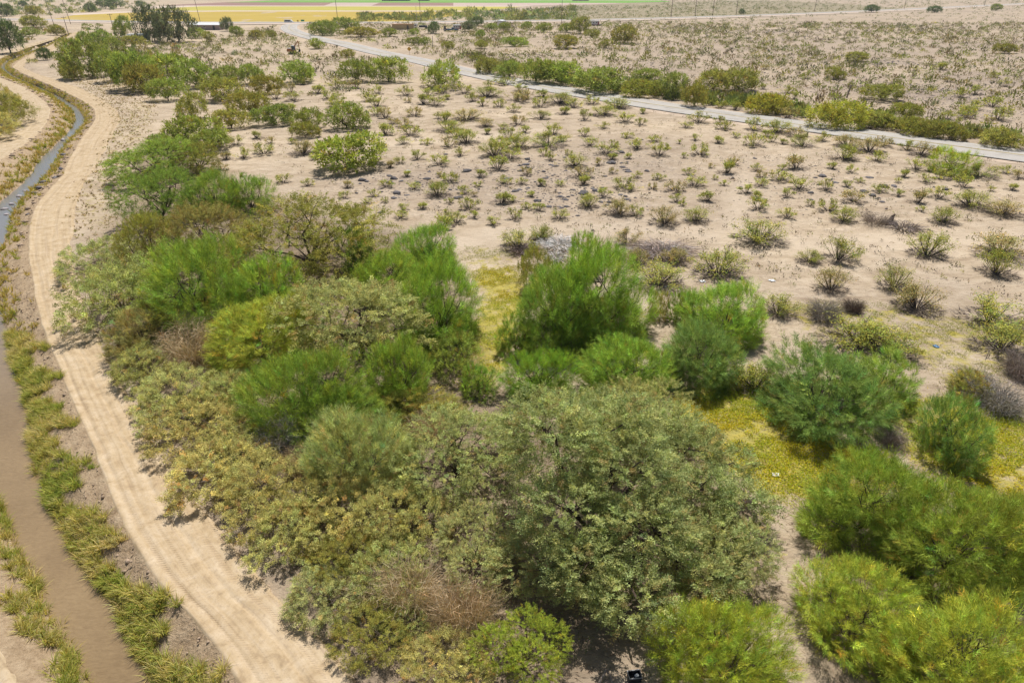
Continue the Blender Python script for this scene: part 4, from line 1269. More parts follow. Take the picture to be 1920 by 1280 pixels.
# ------------------------------------------------------------------ canal-side grass (nobody could count it)
def grass_tufts(name, spots, label, blades, L, W, tints, droop=0.5):
    """spots: (x, y, z, scale)"""
    r = np.random.default_rng(len(spots))
    spots = np.asarray(spots)
    n = len(spots)
    i = np.repeat(np.arange(n), blades)
    m = len(i)
    ang = r.uniform(0, 2 * np.pi, m)
    lean = r.uniform(0.05, 0.75, m) * np.repeat(r.uniform(.5, 1.7, n), blades)
    sc = spots[i, 3]
    d = np.stack([np.cos(ang) * lean, np.sin(ang) * lean, np.ones(m)], 1)
    d = unit(d)
    foot = spots[i, :3] + np.stack([np.cos(ang), np.sin(ang), 0 * ang], 1) * (r.uniform(0, .13, m) * sc)[:, None]
    foot[:, 2] -= 0.04
    ln = (L * sc * r.uniform(.55, 1.2, m))[:, None]
    mid = foot + d * ln * 0.6
    tip = mid + unit(d + np.stack([np.cos(ang), np.sin(ang), -0.4 + 0 * ang], 1) * droop) * ln * 0.5
    side = unit(np.cross(d, np.array([0.0, 0, 1.0]) + r.normal(0, .4, (m, 3)))) * (W * sc)[:, None]
    v = np.stack([foot - side, foot + side, mid + side * .8, mid - side * .8, tip], 1).reshape(-1, 3)
    b = np.arange(m)[:, None] * 5
    f = np.concatenate([b + np.array([[0, 1, 2]]), b + np.array([[0, 2, 3]]), b + np.array([[3, 2, 4]])])
    tt = np.array(tints)
    # colour drifts along the bank in patches
    sel = np.clip((wav(spots[:, 0], spots[:, 1], 0.55, 77) * 0.6 + r.normal(0, .35, n) + 0.9) / 1.8, 0, 0.999)
    tc = tt[(sel * len(tt)).astype(int)][i] * leaf_tint(r, m, .22, .08)
    TRIS[0] += len(f)
    link(name, mesh_np(name, v, f, 'foliage', tint=np.repeat(tc, 5, axis=0)), kind='stuff', label=label, cat='grass', color=(1, 1, 1))

def bank_spots(V, trange, n, sc, rev=False, ymax=1e9, ymin=-1e9, clump=0.0, seed=1):
    r = np.random.default_rng(seed)
    cols = V.shape[1]
    out = []
    wgt = np.gradient(ALONG)
    yy = V[:, 0, 1]
    wgt = np.where((yy < ymax) & (yy > ymin), wgt, 0)
    rows = r.choice(NR - 1, n, p=wgt[:-1] / wgt[:-1].sum())
    for k in rows:
        edge = trange[1] * (0.72 + 0.28 * math.sin(ALONG[k] * 1.1 + seed) + 0.18 * math.sin(ALONG[k] * 2.7))
        t = r.uniform(trange[0], max(edge, trange[0] + .05))
        if rev: t = 1 - t
        c = min(int(t * (cols - 1)), cols - 2)
        fr = t * (cols - 1) - c
        p = V[k, c] * (1 - fr) + V[k, c + 1] * fr
        out.append((p[0] + r.normal(0, .05), p[1] + r.normal(0, .05), p[2], sc * r.choice([.45, .7, .9, 1.1, 1.35])))
    return out

GT = [(0.34, 0.39, 0.07), (0.44, 0.43, 0.10), (0.58, 0.49, 0.15), (0.68, 0.55, 0.24)]
GT2 = [(0.34, 0.37, 0.06), (0.46, 0.39, 0.085), (0.54, 0.40, 0.11), (0.58, 0.44, 0.16)]
grass_tufts('canal_grass', bank_spots(BANK_R, (0.12, 0.86), 3600, 0.95, ymax=46, seed=2), 'ragged yellow-green grass on the canal bank beside the dirt road', 25, 0.46, 0.011, GT, 0.8)
grass_tufts('canal_grass', bank_spots(BANK_L, (0.12, 0.72), 1700, 0.95, True, ymax=40, seed=3), 'ragged yellow-green grass on the far canal bank', 24, 0.46, 0.011, GT, 0.8)
grass_tufts('canal_grass', bank_spots(BANK_R, (0.16, 0.85), 3900, 0.75, ymin=44, ymax=400, seed=4), 'golden grass edging the upper canal beside the dirt road', 10, 0.6, 0.03, GT2)
grass_tufts('canal_grass', bank_spots(BANK_L, (0.14, 0.8), 4900, 0.9, True, ymin=38, ymax=400, seed=5), 'golden grass edging the upper canal beside the left road', 10, 0.6, 0.03, GT2)

# ------------------------------------------------------------------ low yellow and green ground cover
def in_poly(x, y, w):
    ins = np.zeros(x.shape, bool)
    for i in range(len(w)):
        x0, y0 = w[i]; x1, y1 = w[(i + 1) % len(w)]
        ins ^= ((y0 > y) != (y1 > y)) & (x < (x1 - x0) * (y - y0) / (y1 - y0 + 1e-12) + x0)
    return ins

def cover_points(poly, dens, seed, thr):
    w = np.array([P(x, y)[:2] for x, y in poly])
    lo, hi = w.min(0) - 1.2, w.max(0) + 1.2
    r = np.random.default_rng(seed)
    n = int((hi[0] - lo[0]) * (hi[1] - lo[1]) * dens)
    x, y = r.uniform(lo[0], hi[0], n), r.uniform(lo[1], hi[1], n)
    jx, jy = 1.1 * wav(x, y, 0.8, seed) + r.normal(0, .45, n), 1.1 * wav(y, x, 0.8, seed + 1) + r.normal(0, .6, n)
    keep = in_poly(x + jx, y + jy, w)
    keep &= (wav(x, y, 1.1, 91) + 0.7 * wav(x, y, 3.4, 92) + r.normal(0, .25, n)) > thr
    return x[keep], y[keep], r

def mats(name, polys, label, dens, thr, cols, hgt, ll):
    V, F, T, k = [], [], [], 0
    for q, poly in enumerate(polys):
        x, y, r = cover_points(poly, dens, 50 + q, thr)
        n = len(x)
        lump = np.clip(0.5 + 0.5 * wav(x, y, 2.6, 95), 0, 1)
        z = ground_z(x, y) + r.uniform(0.01, 1, n) * hgt * (0.3 + lump)
        d = unit(np.stack([r.normal(0, 1, n), r.normal(0, 1, n), np.abs(r.normal(0.4, .6, n))], 1))
        s = np.clip((wav(x, y, 0.42, 97) * .7 + r.normal(0, .28, n) + 1) / 2, 0, 0.999)
        tint = np.array(cols)[(s * len(cols)).astype(int)] * leaf_tint(r, n, .2, .06)
        v, f, t = tri_leaves(r, np.stack([x, y, z], 1), d, ll * r.uniform(.6, 1.4, n), ll * .55, tint)
        V.append(v); F.append(f + k); T.append(t); k += len(v)
    F = np.concatenate(F)
    TRIS[0] += len(F)
    link(name, mesh_np(name, np.concatenate(V), F, 'foliage', tint=np.concatenate(T)), kind='stuff', label=label, cat='ground cover', color=(1, 1, 1))
YC = [(0.26, 0.34, 0.03), (0.38, 0.42, 0.025), (0.52, 0.455, 0.016), (0.63, 0.455, 0.012)]
mats('ground_cover', COVER_POLYS[:1], 'yellow-green ground cover in the sandy clearing', 480, -0.1, YC, 0.13, 0.075)
mats('ground_cover', COVER_POLYS[1:2], 'golden ground cover before the huge mesquite', 620, -0.4, YC, 0.15, 0.085)
mats('ground_cover', COVER_POLYS[2:3], 'golden ground cover round the lone blue-green broom bush', 600, -0.4, YC, 0.15, 0.085)
mats('ground_cover', COVER_POLYS[3:], 'thin olive weeds spread over the sand', 260, 0.0, [(0.28, 0.30, 0.06), (0.34, 0.33, 0.08), (0.42, 0.37, 0.12)], 0.06, 0.075)

# dry weeds on the slope right of the dirt road
w_ = [(132, 440), (146, 360), (190, 290), (218, 225), (160, 165), (110, 140), (190, 140), (300, 190), (285, 225), (270, 260), (225, 330), (225, 420), (180, 450)]
x, y, r = cover_points(w_, 4.0, 70, -0.3)
grass_tufts('dry_weeds', np.stack([x, y, ground_z(x, y), r.uniform(.3, .85, len(x))], 1), 'dry straw weeds on the slope beside the dirt road bend', 8, 0.42, 0.036, [(0.42, 0.31, 0.16), (0.52, 0.40, 0.22), (0.34, 0.24, 0.14), (0.36, 0.33, 0.11)], 1.0)

# low tangled undergrowth that fills the thicket between the trees
r = np.random.default_rng(72)
ug_poly = np.array([P(a_, b_)[:2] for a_, b_ in [(190, 520), (250, 400), (260, 300), (340, 290), (440, 350), (640, 440), (760, 470), (830, 520), (850, 640), (900, 760), (1180, 760), (1250, 830), (1330, 940), (1340, 1060), (1180, 1150), (1040, 1290), (760, 1310), (610, 1130), (450, 930), (320, 760), (230, 620)]])
lo, hi = ug_poly.min(0), ug_poly.max(0)
x, y = r.uniform(lo[0], hi[0], 260000), r.uniform(lo[1], hi[1], 260000)
hgt_ = 0.55 + 0.5 * wav(x, y, 1.3, 301) + 0.25 * wav(x, y, 3.1, 302)
ok = in_poly(x, y, ug_poly) & (hgt_ > 0.35)
x, y, hgt_ = x[ok][:62000], y[ok][:62000], hgt_[ok][:62000]
n = len(x)
cs = np.array([(0.20, 0.22, 0.08), (0.26, 0.25, 0.10), (0.30, 0.25, 0.13), (0.17, 0.20, 0.07)])
ci = (np.clip(wav(x, y, 0.7, 303) * .5 + r.normal(0, .2, n) + .5, 0, .999) * 4).astype(int)
v, f, t = tri_leaves(r, np.stack([x, y, ground_z(x, y) + r.uniform(0.02, 1, n) * hgt_], 1), unit(r.normal(0, 1, (n, 3)) + np.array([0, 0, .7])), 0.11 * r.uniform(.6, 1.4, n), 0.045, cs[ci] * leaf_tint(r, n, .2, .06))
TRIS[0] += n
link('undergrowth', mesh_np('undergrowth', v, f, 'foliage', tint=t), kind='stuff', label='low tangled undergrowth between the trees of the thicket', cat='undergrowth', color=(1, 1, 1))

# leaf litter and fallen twigs under the thicket
r = np.random.default_rng(71)
V, F, T, k = [], [], [], 0
for (px_, py_, R_) in [q for q in PLANTS if q[1] < 75]:
    n = int(26 * R_ * R_) + 20
    a = r.uniform(0, 2 * np.pi, n); rr = np.sqrt(r.uniform(0, 1, n)) * (R_ * 1.12)
    x, y = px_ + rr * np.cos(a), py_ + rr * np.sin(a)
    ok = x > np.interp(y, EDGE['t1'][:, 1], EDGE['t1'][:, 0]) - 0.2
    x, y, a = x[ok], y[ok], a[ok]
    n = len(x)
    d = unit(np.stack([r.normal(0, 1, n), r.normal(0, 1, n), r.uniform(0, .3, n)], 1))
    v, f, t = tri_leaves(r, np.stack([x, y, ground_z(x, y) + r.uniform(.005, .03, n)], 1), d, r.uniform(.1, .45, n), 0.03, leaf_tint(r, n, .35, .05, np.array([0.28, 0.20, 0.14])))
    V.append(v); F.append(f + k); T.append(t); k += len(v)
link('twig_litter', mesh_np('twig_litter', np.concatenate(V), np.concatenate(F), 'dry_twig', tint=np.concatenate(T)), kind='stuff', label='fallen twigs and leaf litter under the thicket', cat='litter', color=(1, 1, 1))
TRIS[0] += k // 3

# crumbled clods along the edges of the graded road
def lump(seed, k=1):
    import bmesh
    bm = bmesh.new()
    bmesh.ops.create_icosphere(bm, subdivisions=k, radius=1.0)
    rr = random.Random(seed)
    for v in bm.verts:
        v.co *= rr.uniform(0.72, 1.15)
    V = np.array([v.co[:] for v in bm.verts]); F = np.array([[q.index for q in f.verts] for f in bm.faces])
    bm.free()
    return V, F
LUMPS = [lump(s, 1) for s in range(4)]
def scatter_lumps(name, pts, sizes, mat, label, cat, flat=0.6, seed=0, color=(1, 1, 1)):
    r = np.random.default_rng(seed)
    V, F, k = [], [], 0
    for p, s in zip(pts, sizes):
        lv, lf = LUMPS[r.integers(0, 4)]
        a = r.uniform(0, 6.28)
        c_, s_ = math.cos(a), math.sin(a)
        q = lv * np.array([s * r.uniform(.8, 1.5), s * r.uniform(.6, 1.1), s * flat * r.uniform(.6, 1.2)])
        q = np.stack([q[:, 0] * c_ - q[:, 1] * s_, q[:, 0] * s_ + q[:, 1] * c_, q[:, 2]], 1) + p
        V.append(q); F.append(lf + k); k += len(lv)
    F = np.concatenate(F)
    TRIS[0] += len(F)
    link(name, mesh_np(name, np.concatenate(V), F, mat), kind='stuff', label=label, cat=cat, color=color)
r = np.random.default_rng(5)
pts, sz = [], []
near_rows = np.where(EDGE['t0'][:, 1] < 75)[0]
for _ in range(2600):
    kk = r.choice(near_rows)
    if r.uniform() < 0.72:
        c_ = r.uniform(.58, 1.0) * 21
        p = BANK_R[kk, min(int(c_), 21)].copy(); p[0] += r.normal(0, .12)
    else:
        p = TRACK[kk, 0].copy() if r.uniform() < .5 else TRACK[kk, -1].copy(); p[0] += r.normal(0, .35)
    p[1] += r.normal(0, .1)
    pts.append(p); sz.append(min(0.16, 0.03 * math.exp(r.normal(0, .55))))
far_rows = np.where((EDGE['t0'][:, 1] > 60) & (EDGE['t0'][:, 1] < 200))[0]
for _ in range(900):
    kk = r.choice(far_rows)
    V_ = BANK_R if r.uniform() < .45 else BANK_L
    t = r.uniform(.7, 1.0) if V_ is BANK_R else r.uniform(.0, .35)
    p = V_[kk, int(t * 21)].copy(); p[1] += r.normal(0, .2)
    pts.append(p); sz.append(min(0.5, 0.11 * math.exp(r.normal(0, .6))))
scatter_lumps('dirt_clods', pts, sz, 'clod', 'crumbled earth clods along the edges of the graded road', 'clods', 0.65, 6)

# ------------------------------------------------------------------ stones
simple_mat('pale_stone', (0.42, 0.37, 0.33), 0.85, 0.3, 3.0, 0.2, bump=0.4)
STONE_ME = []
for s in range(8):
    lv, lf = lump(40 + s, 2)
    rr = np.random.default_rng(s)
    q = lv * np.array([1.0, rr.uniform(.6, .9), rr.uniform(.32, .55)])
    q[:, 2] = np.where(q[:, 2] < 0, q[:, 2] * 0.4, q[:, 2])
    STONE_ME.append(mesh_np('stone', q, lf, 'dark_stone'))
LM = []        # landmarks for labels: (words, x, y)
def stone(x, y, wpx, label, group=None, z=None, flat=1.0, grey=1.0, mat=None):
    p = P(x, y, z or 0.0)
    s = wpx * depth_at(x, y) / FPX / 2
    i = int(x * 3 + y) % 8
    o = bpy.data.objects.new('stone', STONE_ME[i])
    COL.objects.link(o)
    o.location = (p[0], p[1], (z if z is not None else float(ground_z(p[0], p[1]))))
    o.rotation_euler = (0, 0, (x * 1.7 + y) % 6.28)
    o.scale = (s, s, s * flat)
    tag(o, label, 'stone', group, color=(grey, grey, grey * 1.02))
    return o
BIG_STONES = [(875, 322, 24, 'flat black slab left of the middle of the sandy flat', 'the flat black slab'),
    (1166, 287, 13, 'round dark boulder standing alone on the sandy flat', 'the round dark boulder'),
    (1094, 362, 26, 'largest grey-black slab among the middle creosotes', 'the largest grey-black slab'),
    (679, 340, 18, 'dark boulder beside the round yellow-green bush', 'the dark boulder by the round bush'),
    (860, 372, 20, 'long dark stone near the thicket side of the stony patch', 'the long dark stone'),
    (1620, 360, 18, 'dark stone on the right half of the sandy flat', 'the dark stone on the right half'),
    (1520, 362, 16, 'grey slab with creosotes around it, right of the wheel path', 'the grey slab by the wheel path'),
    (1772, 357, 14, 'dark stone left of the bright lime bush', 'the dark stone below the lime bush'),
    (1415, 297, 11, 'small dark boulder below the paved road', 'the small dark boulder below the road')]
for (x, y, w, lab, lm) in BIG_STONES:
    stone(x, y, w, lab, 'dark stones on the sandy flat', grey=0.9)
    LM.append((lm, x, y))

# ------------------------------------------------------------------ creosote bushes of the sandy flat (x, foot y, width in the photograph)
A2 = [(80,500,90),(205,530,60),(365,540,70),(375,580,40),(485,540,60),(530,600,70),(600,560,40),(690,530,70),(740,575,60),(815,550,120),(920,480,80),(980,570,90),(1040,560,70),(1135,550,60),(1120,605,80),(1230,590,130),(1310,610,70),(1410,590,70),(1370,680,70),(1475,655,110),(1560,610,110),(1600,690,70),(1700,640,40),(1685,705,60),(1475,725,50),(1610,780,50),(1370,770,70),(1395,825,70),(1250,645,60),(1120,675,100),(990,710,80),(970,635,60),(890,605,60),(795,600,50),(905,735,50),(810,720,100),(820,760,50),(700,680,120),(705,810,100),(600,740,110),(600,830,70),(550,670,50),(410,655,70),(245,665,70),(285,700,50),(245,760,80),(385,770,90),(350,815,60),(480,815,50),(425,900,60),(330,925,60),(270,950,60),(550,935,80),(670,880,60),(860,885,110),(885,820,70),(1000,840,110),(1030,750,50),(1190,760,80),(1170,830,170),(1245,800,50),(1145,880,60),(1180,905,60),(1320,940,100),(1280,875,40),(1450,930,60),(1490,870,90),(1520,900,50),(1535,830,50),(1670,840,80),(1765,800,50),(1830,840,40),(1790,880,90),(1620,895,40),(1525,975,40),(1665,1000,50),(1785,1010,50),(1900,810,30),(1345,1000,90),(1360,1040,70),(1590,1060,90),(1635,1075,60),(1755,1065,50),(1475,1110,70),(1390,1170,100),(1230,1045,40),(1125,1045,50),(1040,990,60),(1015,1040,50),(920,1040,60),(880,960,90),(950,900,80),(780,1000,60),(770,1055,40),(685,1095,60),(610,1030,70),(555,1000,40),(405,1070,60),(365,1000,50),(250,1060,60),(180,1110,50),(245,1145,40),(350,1190,50),(330,1230,60),(450,1180,50),(545,1110,100),(610,1150,40),(590,1240,90),(715,1180,80),(745,1230,50),(750,1110,40),(900,1150,80),(975,1240,80),(970,1140,50),(1045,1180,50),(1110,1190,60),(1225,1240,80),(1070,1110,40),(1565,1210,100),(1660,1220,80),(1820,1262,120),(1890,1140,60),(1885,1080,80),(855,1270,60),(140,1150,40),(30,1060,50),(15,1120,50)]
A3 = [(95,690,80),(235,730,60),(75,790,50),(20,720,50),(205,805,60),(300,775,40),(405,735,90),(405,825,90),(480,770,50),(540,750,100),(655,770,80),(565,810,40),(510,800,50),(685,825,100),(790,795,70),(105,875,90),(10,890,40),(290,930,60),(255,980,90),(160,945,30),(35,985,50),(185,1010,30),(235,1045,40),(70,1050,80),(145,1135,70),(0,1160,40),(85,1250,110),(420,965,60),(445,1000,50),(365,1090,70),(440,1050,60),(425,1120,70),(430,1180,90),(595,1225,80),(555,1020,80),(590,1110,70),(665,1070,90),(645,955,90),(720,1160,50),(815,1075,80),(830,1190,90),(930,1055,50),(975,1140,90),(915,1250,100),(845,955,50),(920,900,110),(950,975,60),(1095,910,70),(1060,860,110),(1140,830,80),(1270,850,70),(1350,880,100),(1320,960,90),(1250,1000,60),(1375,1030,60),(1450,1010,70),(1115,1085,60),(1215,1105,50),(1215,1030,40),(1335,1150,90),(1345,1195,40),(1450,1120,90),(1550,1020,70),(1590,1060,80),(1640,1175,130),(1690,1000,150),(1740,1080,30),(1855,1075,50),(1830,1220,160),(1900,1010,60),(1480,1260,110),(1825,980,60),(1000,1030,40),(560,960,40),(590,670,90),(300,620,60),(215,610,50),(1780,680,90),(1600,650,70),(1060,730,60),(940,830,130)]
A1 = [(1320,820,70),(1440,780,50),(1520,810,50),(1365,895,80),(1480,870,80),(1640,810,40),(1700,870,100),(1765,900,40),(1260,900,60),(1590,1030,60),(1730,1050,60),(1240,960,60),(1550,560,60),(1650,570,70),(1780,530,60),(1840,560,60),(1890,500,70),(1700,480,50)]
A6 = [(450,85,230),(715,200,100),(890,195,180),(850,365,165),(1395,165,170),(1820,170,220),(1790,275,170),(1210,350,180),(1340,470,200),(1760,550,280),(540,500,170),(210,275,190),(420,915,180),(1820,710,200)]
CRE = [(640 + x / 3, y / 3, w / 3) for x, y, w in A2] + [(1280 + x / 3, y / 3, w / 3) for x, y, w in A3] + [(x / 3, y / 3, w / 3) for x, y, w in A1] + [(1280 + x / 3, 427 + y / 3, w / 3) for x, y, w in A6]
CRE += [(973, 470, 62), (1015, 452, 36), (1177, 458, 40), (1238, 538, 80), (1195, 500, 40), (1270, 495, 36), (830, 430, 30), (855, 420, 26)]
LM += [('the long brush pile', 1240, 468), ('the whitish branch heap', 1048, 456), ('the dead stump', 1650, 408), ('the round yellow-green bush', 655, 300),
       ('the bright lime bush by the road', 1785, 312), ('the largest lime-green roadside bush', 1568, 232), ('the lime-green dome bush', 1433, 205),
       ('the low green bush row', 610, 235), ('the tall tree at the road edge', 828, 158), ('the half-buried log', 1007, 449), ('the blue scrap', 1755, 650), ('the wooden post by the road', 1513, 255), ('the roadside tree row', 1130, 178)]
r = np.random.default_rng(12)
# the rest of the flat, thinner stands behind and beyond the road
def in_road(x, y):
    return np.min(np.hypot(road_q[:, 0] - x, road_q[:, 1] - y)) < 7.5
WORLD = [tuple(P(x, y)[:2]) for x, y, w in CRE]
def free(x, y, gap):
    if any((x - a) ** 2 + (y - b) ** 2 < gap * gap for a, b in WORLD):
        return False
    return not any((x - a) ** 2 + (y - b) ** 2 < (rr * .9) ** 2 for a, b, rr in PLANTS)
extra = []
tries = 0
while len(CRE) + len(extra) < 296 and tries < 6000:
    tries += 1
    x, y = r.uniform(480, 1000), r.uniform(160, 300)
    if r.uniform() < .45:
        x, y = r.uniform(1330, 1900), r.uniform(130, 240)
    p = P(x, y)
    if in_road(p[0], p[1]) or not free(p[0], p[1], 3.0):
        continue
    if 610 < x < 720 and y > 240: continue
    WORLD.append((p[0], p[1]))
    extra.append((x, y, r.uniform(1.6, 2.8) * FPX / depth_at(x, y)))
CRE += extra
ORD = ['nearest', 'second', 'third', 'fourth', 'fifth', 'sixth', 'seventh', 'eighth', 'ninth', 'tenth', 'eleventh', 'twelfth'] + ['%dth' % k for k in range(13, 40)]
def by_landmark(items, noun, sizes):
    """label each item by its rank beside the closest landmark of the picture"""
    tab = {}
    for k, (x, y) in enumerate(items):
        j = min(range(len(LM)), key=lambda q: (LM[q][1] - x) ** 2 + (2.2 * (LM[q][2] - y)) ** 2)
        dx, dy = x - LM[j][1], 2.2 * (y - LM[j][2])
        side = ('right of' if dx > 0 else 'left of') if abs(dx) > abs(dy) else ('in front of' if dy > 0 else 'behind')
        tab.setdefault((j, side), []).append((dx * dx + dy * dy, k))
    out = {}
    for (j, side), lst in tab.items():
        for rank, (_, k) in enumerate(sorted(lst)):
            out[k] = f'{sizes[k]} {noun}, {ORD[rank]} one {side} {LM[j][0]}'
    return out
szw = []
for (x, y, w) in CRE:
    m_ = w * depth_at(x, y) / FPX
    szw.append('small' if m_ < 1.7 else ('large' if m_ > 3.2 else 'olive'))
labs = by_landmark([(x, y) for x, y, w in CRE], 'creosote bush', szw)
for k, (x, y, w) in enumerate(CRE):
    d = depth_at(x, y)
    R_ = w * d / FPX / 2 * 1.32
    p = P(x, y)
    p[1] += R_ * 0.35
    H_ = R_ * r.uniform(1.1, 1.4) if R_ < 2 else R_ * 0.82
    H_ = max(0.7, min(2.4, H_))
    kind = 'creosote' if w > 30 else 'creosote_far'
    g = r.uniform(.85, 1.15)
    c = (0.42 * g, 0.415 * g, 0.09 * g) if r.uniform() < .8 else (0.44 * g, 0.36 * g, 0.14 * g)
    z = float(ground_z(np.array(p[0]), np.array(p[1])))
    place('creosote_bush', kind, (p[0], p[1], z), R_, R_, H_, r.uniform(0, 6.28), c, labs[k], 'bush', 'creosote bushes of the sandy flat')
# creosote thicket in the weeds
place('creosote_thicket', 'creosote', tuple(P(1605, 640)), 2.6, 2.0, 1.7, 0.3, (0.38, 0.38, 0.075), 'wide dense creosote in the thin weeds, left half of a joined pair', 'bush', 'creosote bushes of the sandy flat')
place('creosote_thicket', 'creosote', tuple(P(1660, 655)), 2.2, 1.8, 1.6, 1.3, (0.38, 0.38, 0.075), 'wide dense creosote in the thin weeds, right half of a joined pair', 'bush', 'creosote bushes of the sandy flat')

# thousands more on the plain beyond: one mass
def mass(name, centers, label, leaf_n, cols, hmul=1.0, seed=0):
    """centers: (x, y, radius, height)"""
    r = np.random.default_rng(seed)
    c = np.asarray(centers, float)
    n = len(c)
    i = np.repeat(np.arange(n), leaf_n)
    m = len(i)
    d = rand_dirs(r, m, -0.1)
    rad = r.uniform(.45, 1.0, m)
    pos = np.stack([c[i, 0] + d[:, 0] * rad * c[i, 2], c[i, 1] + d[:, 1] * rad * c[i, 2], 0.04 + np.abs(d[:, 2] * rad) * c[i, 3] * hmul], 1)
    cc = np.array(cols)[r.integers(0, len(cols), n)] * leaf_tint(r, n, .2, .08)
    L = 0.42 * c[i, 2] * r.uniform(.6, 1.2, m)
    v, f, t = tri_leaves(r, pos, unit(d + np.array([0, 0, .7]) + r.normal(0, .4, (m, 3))), L, L * .55, cc[i] * leaf_tint(r, m, .22, .06))
    TRIS[0] += m
    link(name, mesh_np(name, v, f, 'foliage', tint=t), kind='stuff', label=label, cat='scrub', color=(1, 1, 1))
far = []
tries = 0
def clear_far(x, y):
    return not any((x - a) ** 2 + (y - b) ** 2 < (rr + 1.0) ** 2 for a, b, rr in PLANTS)
XY = np.stack([r.uniform(-140, 420, 40000), r.uniform(105, 480, 40000)], 1)
dens = 0.55 + 0.45 * wav(XY[:, 0], XY[:, 1], 0.06, 201)
rq = road_q
for (x, y), dn in zip(XY, dens):
    if r.uniform() > 0.85 * max(dn, 0.14) * (1.0 if y < 260 else 0.8):
        continue
    px_, py_ = to_px((x, y, 0))
    if py_ < 44 or px_ < -60 or px_ > 1990 or py_ > 285: continue
    if x < np.interp(y, EDGE['t1'][:, 1], EDGE['t1'][:, 0]) + 8: continue
    if np.min((rq[:, 0] - x) ** 2 + (rq[:, 1] - y) ** 2) < 64: continue
    # the flat on the near side of the road is planted one by one; only the strip behind the tree rows is filled here
    if px_ > 700 and py_ > np.interp(px_, [700, 857, 1140, 1413, 1920], [99, 132, 185, 225, 295]): continue
    if px_ < 700 and py_ > 180: continue
    if not clear_far(x, y): continue
    R_ = r.uniform(.45, 1.35) if r.uniform() < .85 else r.uniform(1.3, 2.2)
    far.append((x, y, R_, R_ * r.uniform(.7, 1.0)))
mass('creosote_scrub', far, 'thin creosote scrub spread over the plain beyond the paved road', 26, [(0.27, 0.27, 0.085), (0.23, 0.235, 0.07), (0.29, 0.25, 0.13), (0.22, 0.175, 0.13)], 1.0, 3)
row = []
for _ in range(420):
    px_ = r.uniform(890, 1900)
    edge = np.interp(px_, [857, 973, 1140, 1267, 1413, 1613, 1920], [125, 151, 176, 196, 215, 241, 284])
    py_ = edge - r.uniform(3, 26)
    if r.uniform() < np.interp(px_, [890, 1300, 1500, 1900], [0, .1, .55, .45]): continue
    p = P(px_, py_)
    if np.min((rq[:, 0] - p[0]) ** 2 + (rq[:, 1] - p[1]) ** 2) < 80: continue
    R_ = r.uniform(.7, 2.1)
    row.append((p[0], p[1], R_, R_ * r.uniform(.7, 1.0)))
mass('roadside_scrub', row, 'low olive scrub filling the strip along the far side of the paved road', 110, [(0.25, 0.26, 0.08), (0.21, 0.24, 0.07), (0.31, 0.29, 0.10)], 1.0, 14)
far2 = []
for _ in range(9000):
    px_, py_ = r.uniform(880, 1960), r.uniform(2, 44)
    line = np.interp(px_, [850, 1050, 1200, 1400, 1560, 1750, 1920], [43, 40, 37, 31, 25, 16.5, 8])
    if abs(py_ - line) < 1.6 or (px_ < 1240 and py_ < 12): continue
    if px_ < 1050 and py_ < 24: continue
    p = P(px_, py_)
    if r.uniform() > (0.55 if py_ < line else 0.25) * (1 if px_ < 1500 else .45): continue
    R_ = r.uniform(.7, 1.8) * (1 + 0.4 * (py_ < 20))
    far2.append((p[0], p[1], R_, R_ * .8))
mass('creosote_scrub', far2, 'hazy scrub on the far plain on both sides of the highway', 16, [(0.24, 0.25, 0.11), (0.28, 0.26, 0.12), (0.21, 0.23, 0.10)], 1.0, 4)
belt = []
for _ in range(300):
    px_ = r.uniform(795, 1080)
    py_ = r.uniform(np.interp(px_, [800, 1075], [24, 16]), 40)
    p = P(px_, py_)
    R_ = r.choice([.9, 1.4, 2.0, 2.8, 4.2])
    belt.append((p[0], p[1], R_, R_ * r.uniform(.6, 1.25)))
for _ in range(260):
    px_, py_ = r.uniform(-20, 300), r.uniform(1, 30)
    if py_ > np.interp(px_, [0, 100, 300], [31, 29, 12]): continue
    p = P(px_, py_)
    R_ = r.uniform(1.5, 3.8)
    belt.append((p[0], p[1], R_, R_ * r.uniform(.8, 1.2)))
for _ in range(120):
    px_, py_ = r.uniform(670, 800), r.uniform(28, 41)
    p = P(px_, py_)
    R_ = r.uniform(1.6, 3.2)
    belt.append((p[0], p[1], R_, R_ * r.uniform(.8, 1.2)))
mass('tree_belt', belt, 'belt of small green trees along the far side of the highway', 60, [(0.23, 0.27, 0.10), (0.32, 0.33, 0.12), (0.19, 0.22, 0.11), (0.36, 0.34, 0.13)], 1.0, 5)
up = []
for _ in range(220):
    px_, py_ = r.uniform(20, 340), r.uniform(46, 118)
    p = P(px_, py_)
    tl = np.interp(py_, ROWS[:, 0], ROWS[:, 1]); tr = np.interp(py_, ROWS[:, 0], ROWS[:, 6])
    if tl - 10 < px_ < tr + 6 or not clear_far(p[0], p[1]): continue
    R_ = r.uniform(.7, 2.4)
    up.append((p[0], p[1], R_, R_ * r.uniform(.6, .9)))
mass('low_scrub', up, 'low olive and brown scrub around the upper canal bend', 70, [(0.32, 0.30, 0.10), (0.40, 0.32, 0.15), (0.25, 0.28, 0.09)], 1.0, 6)

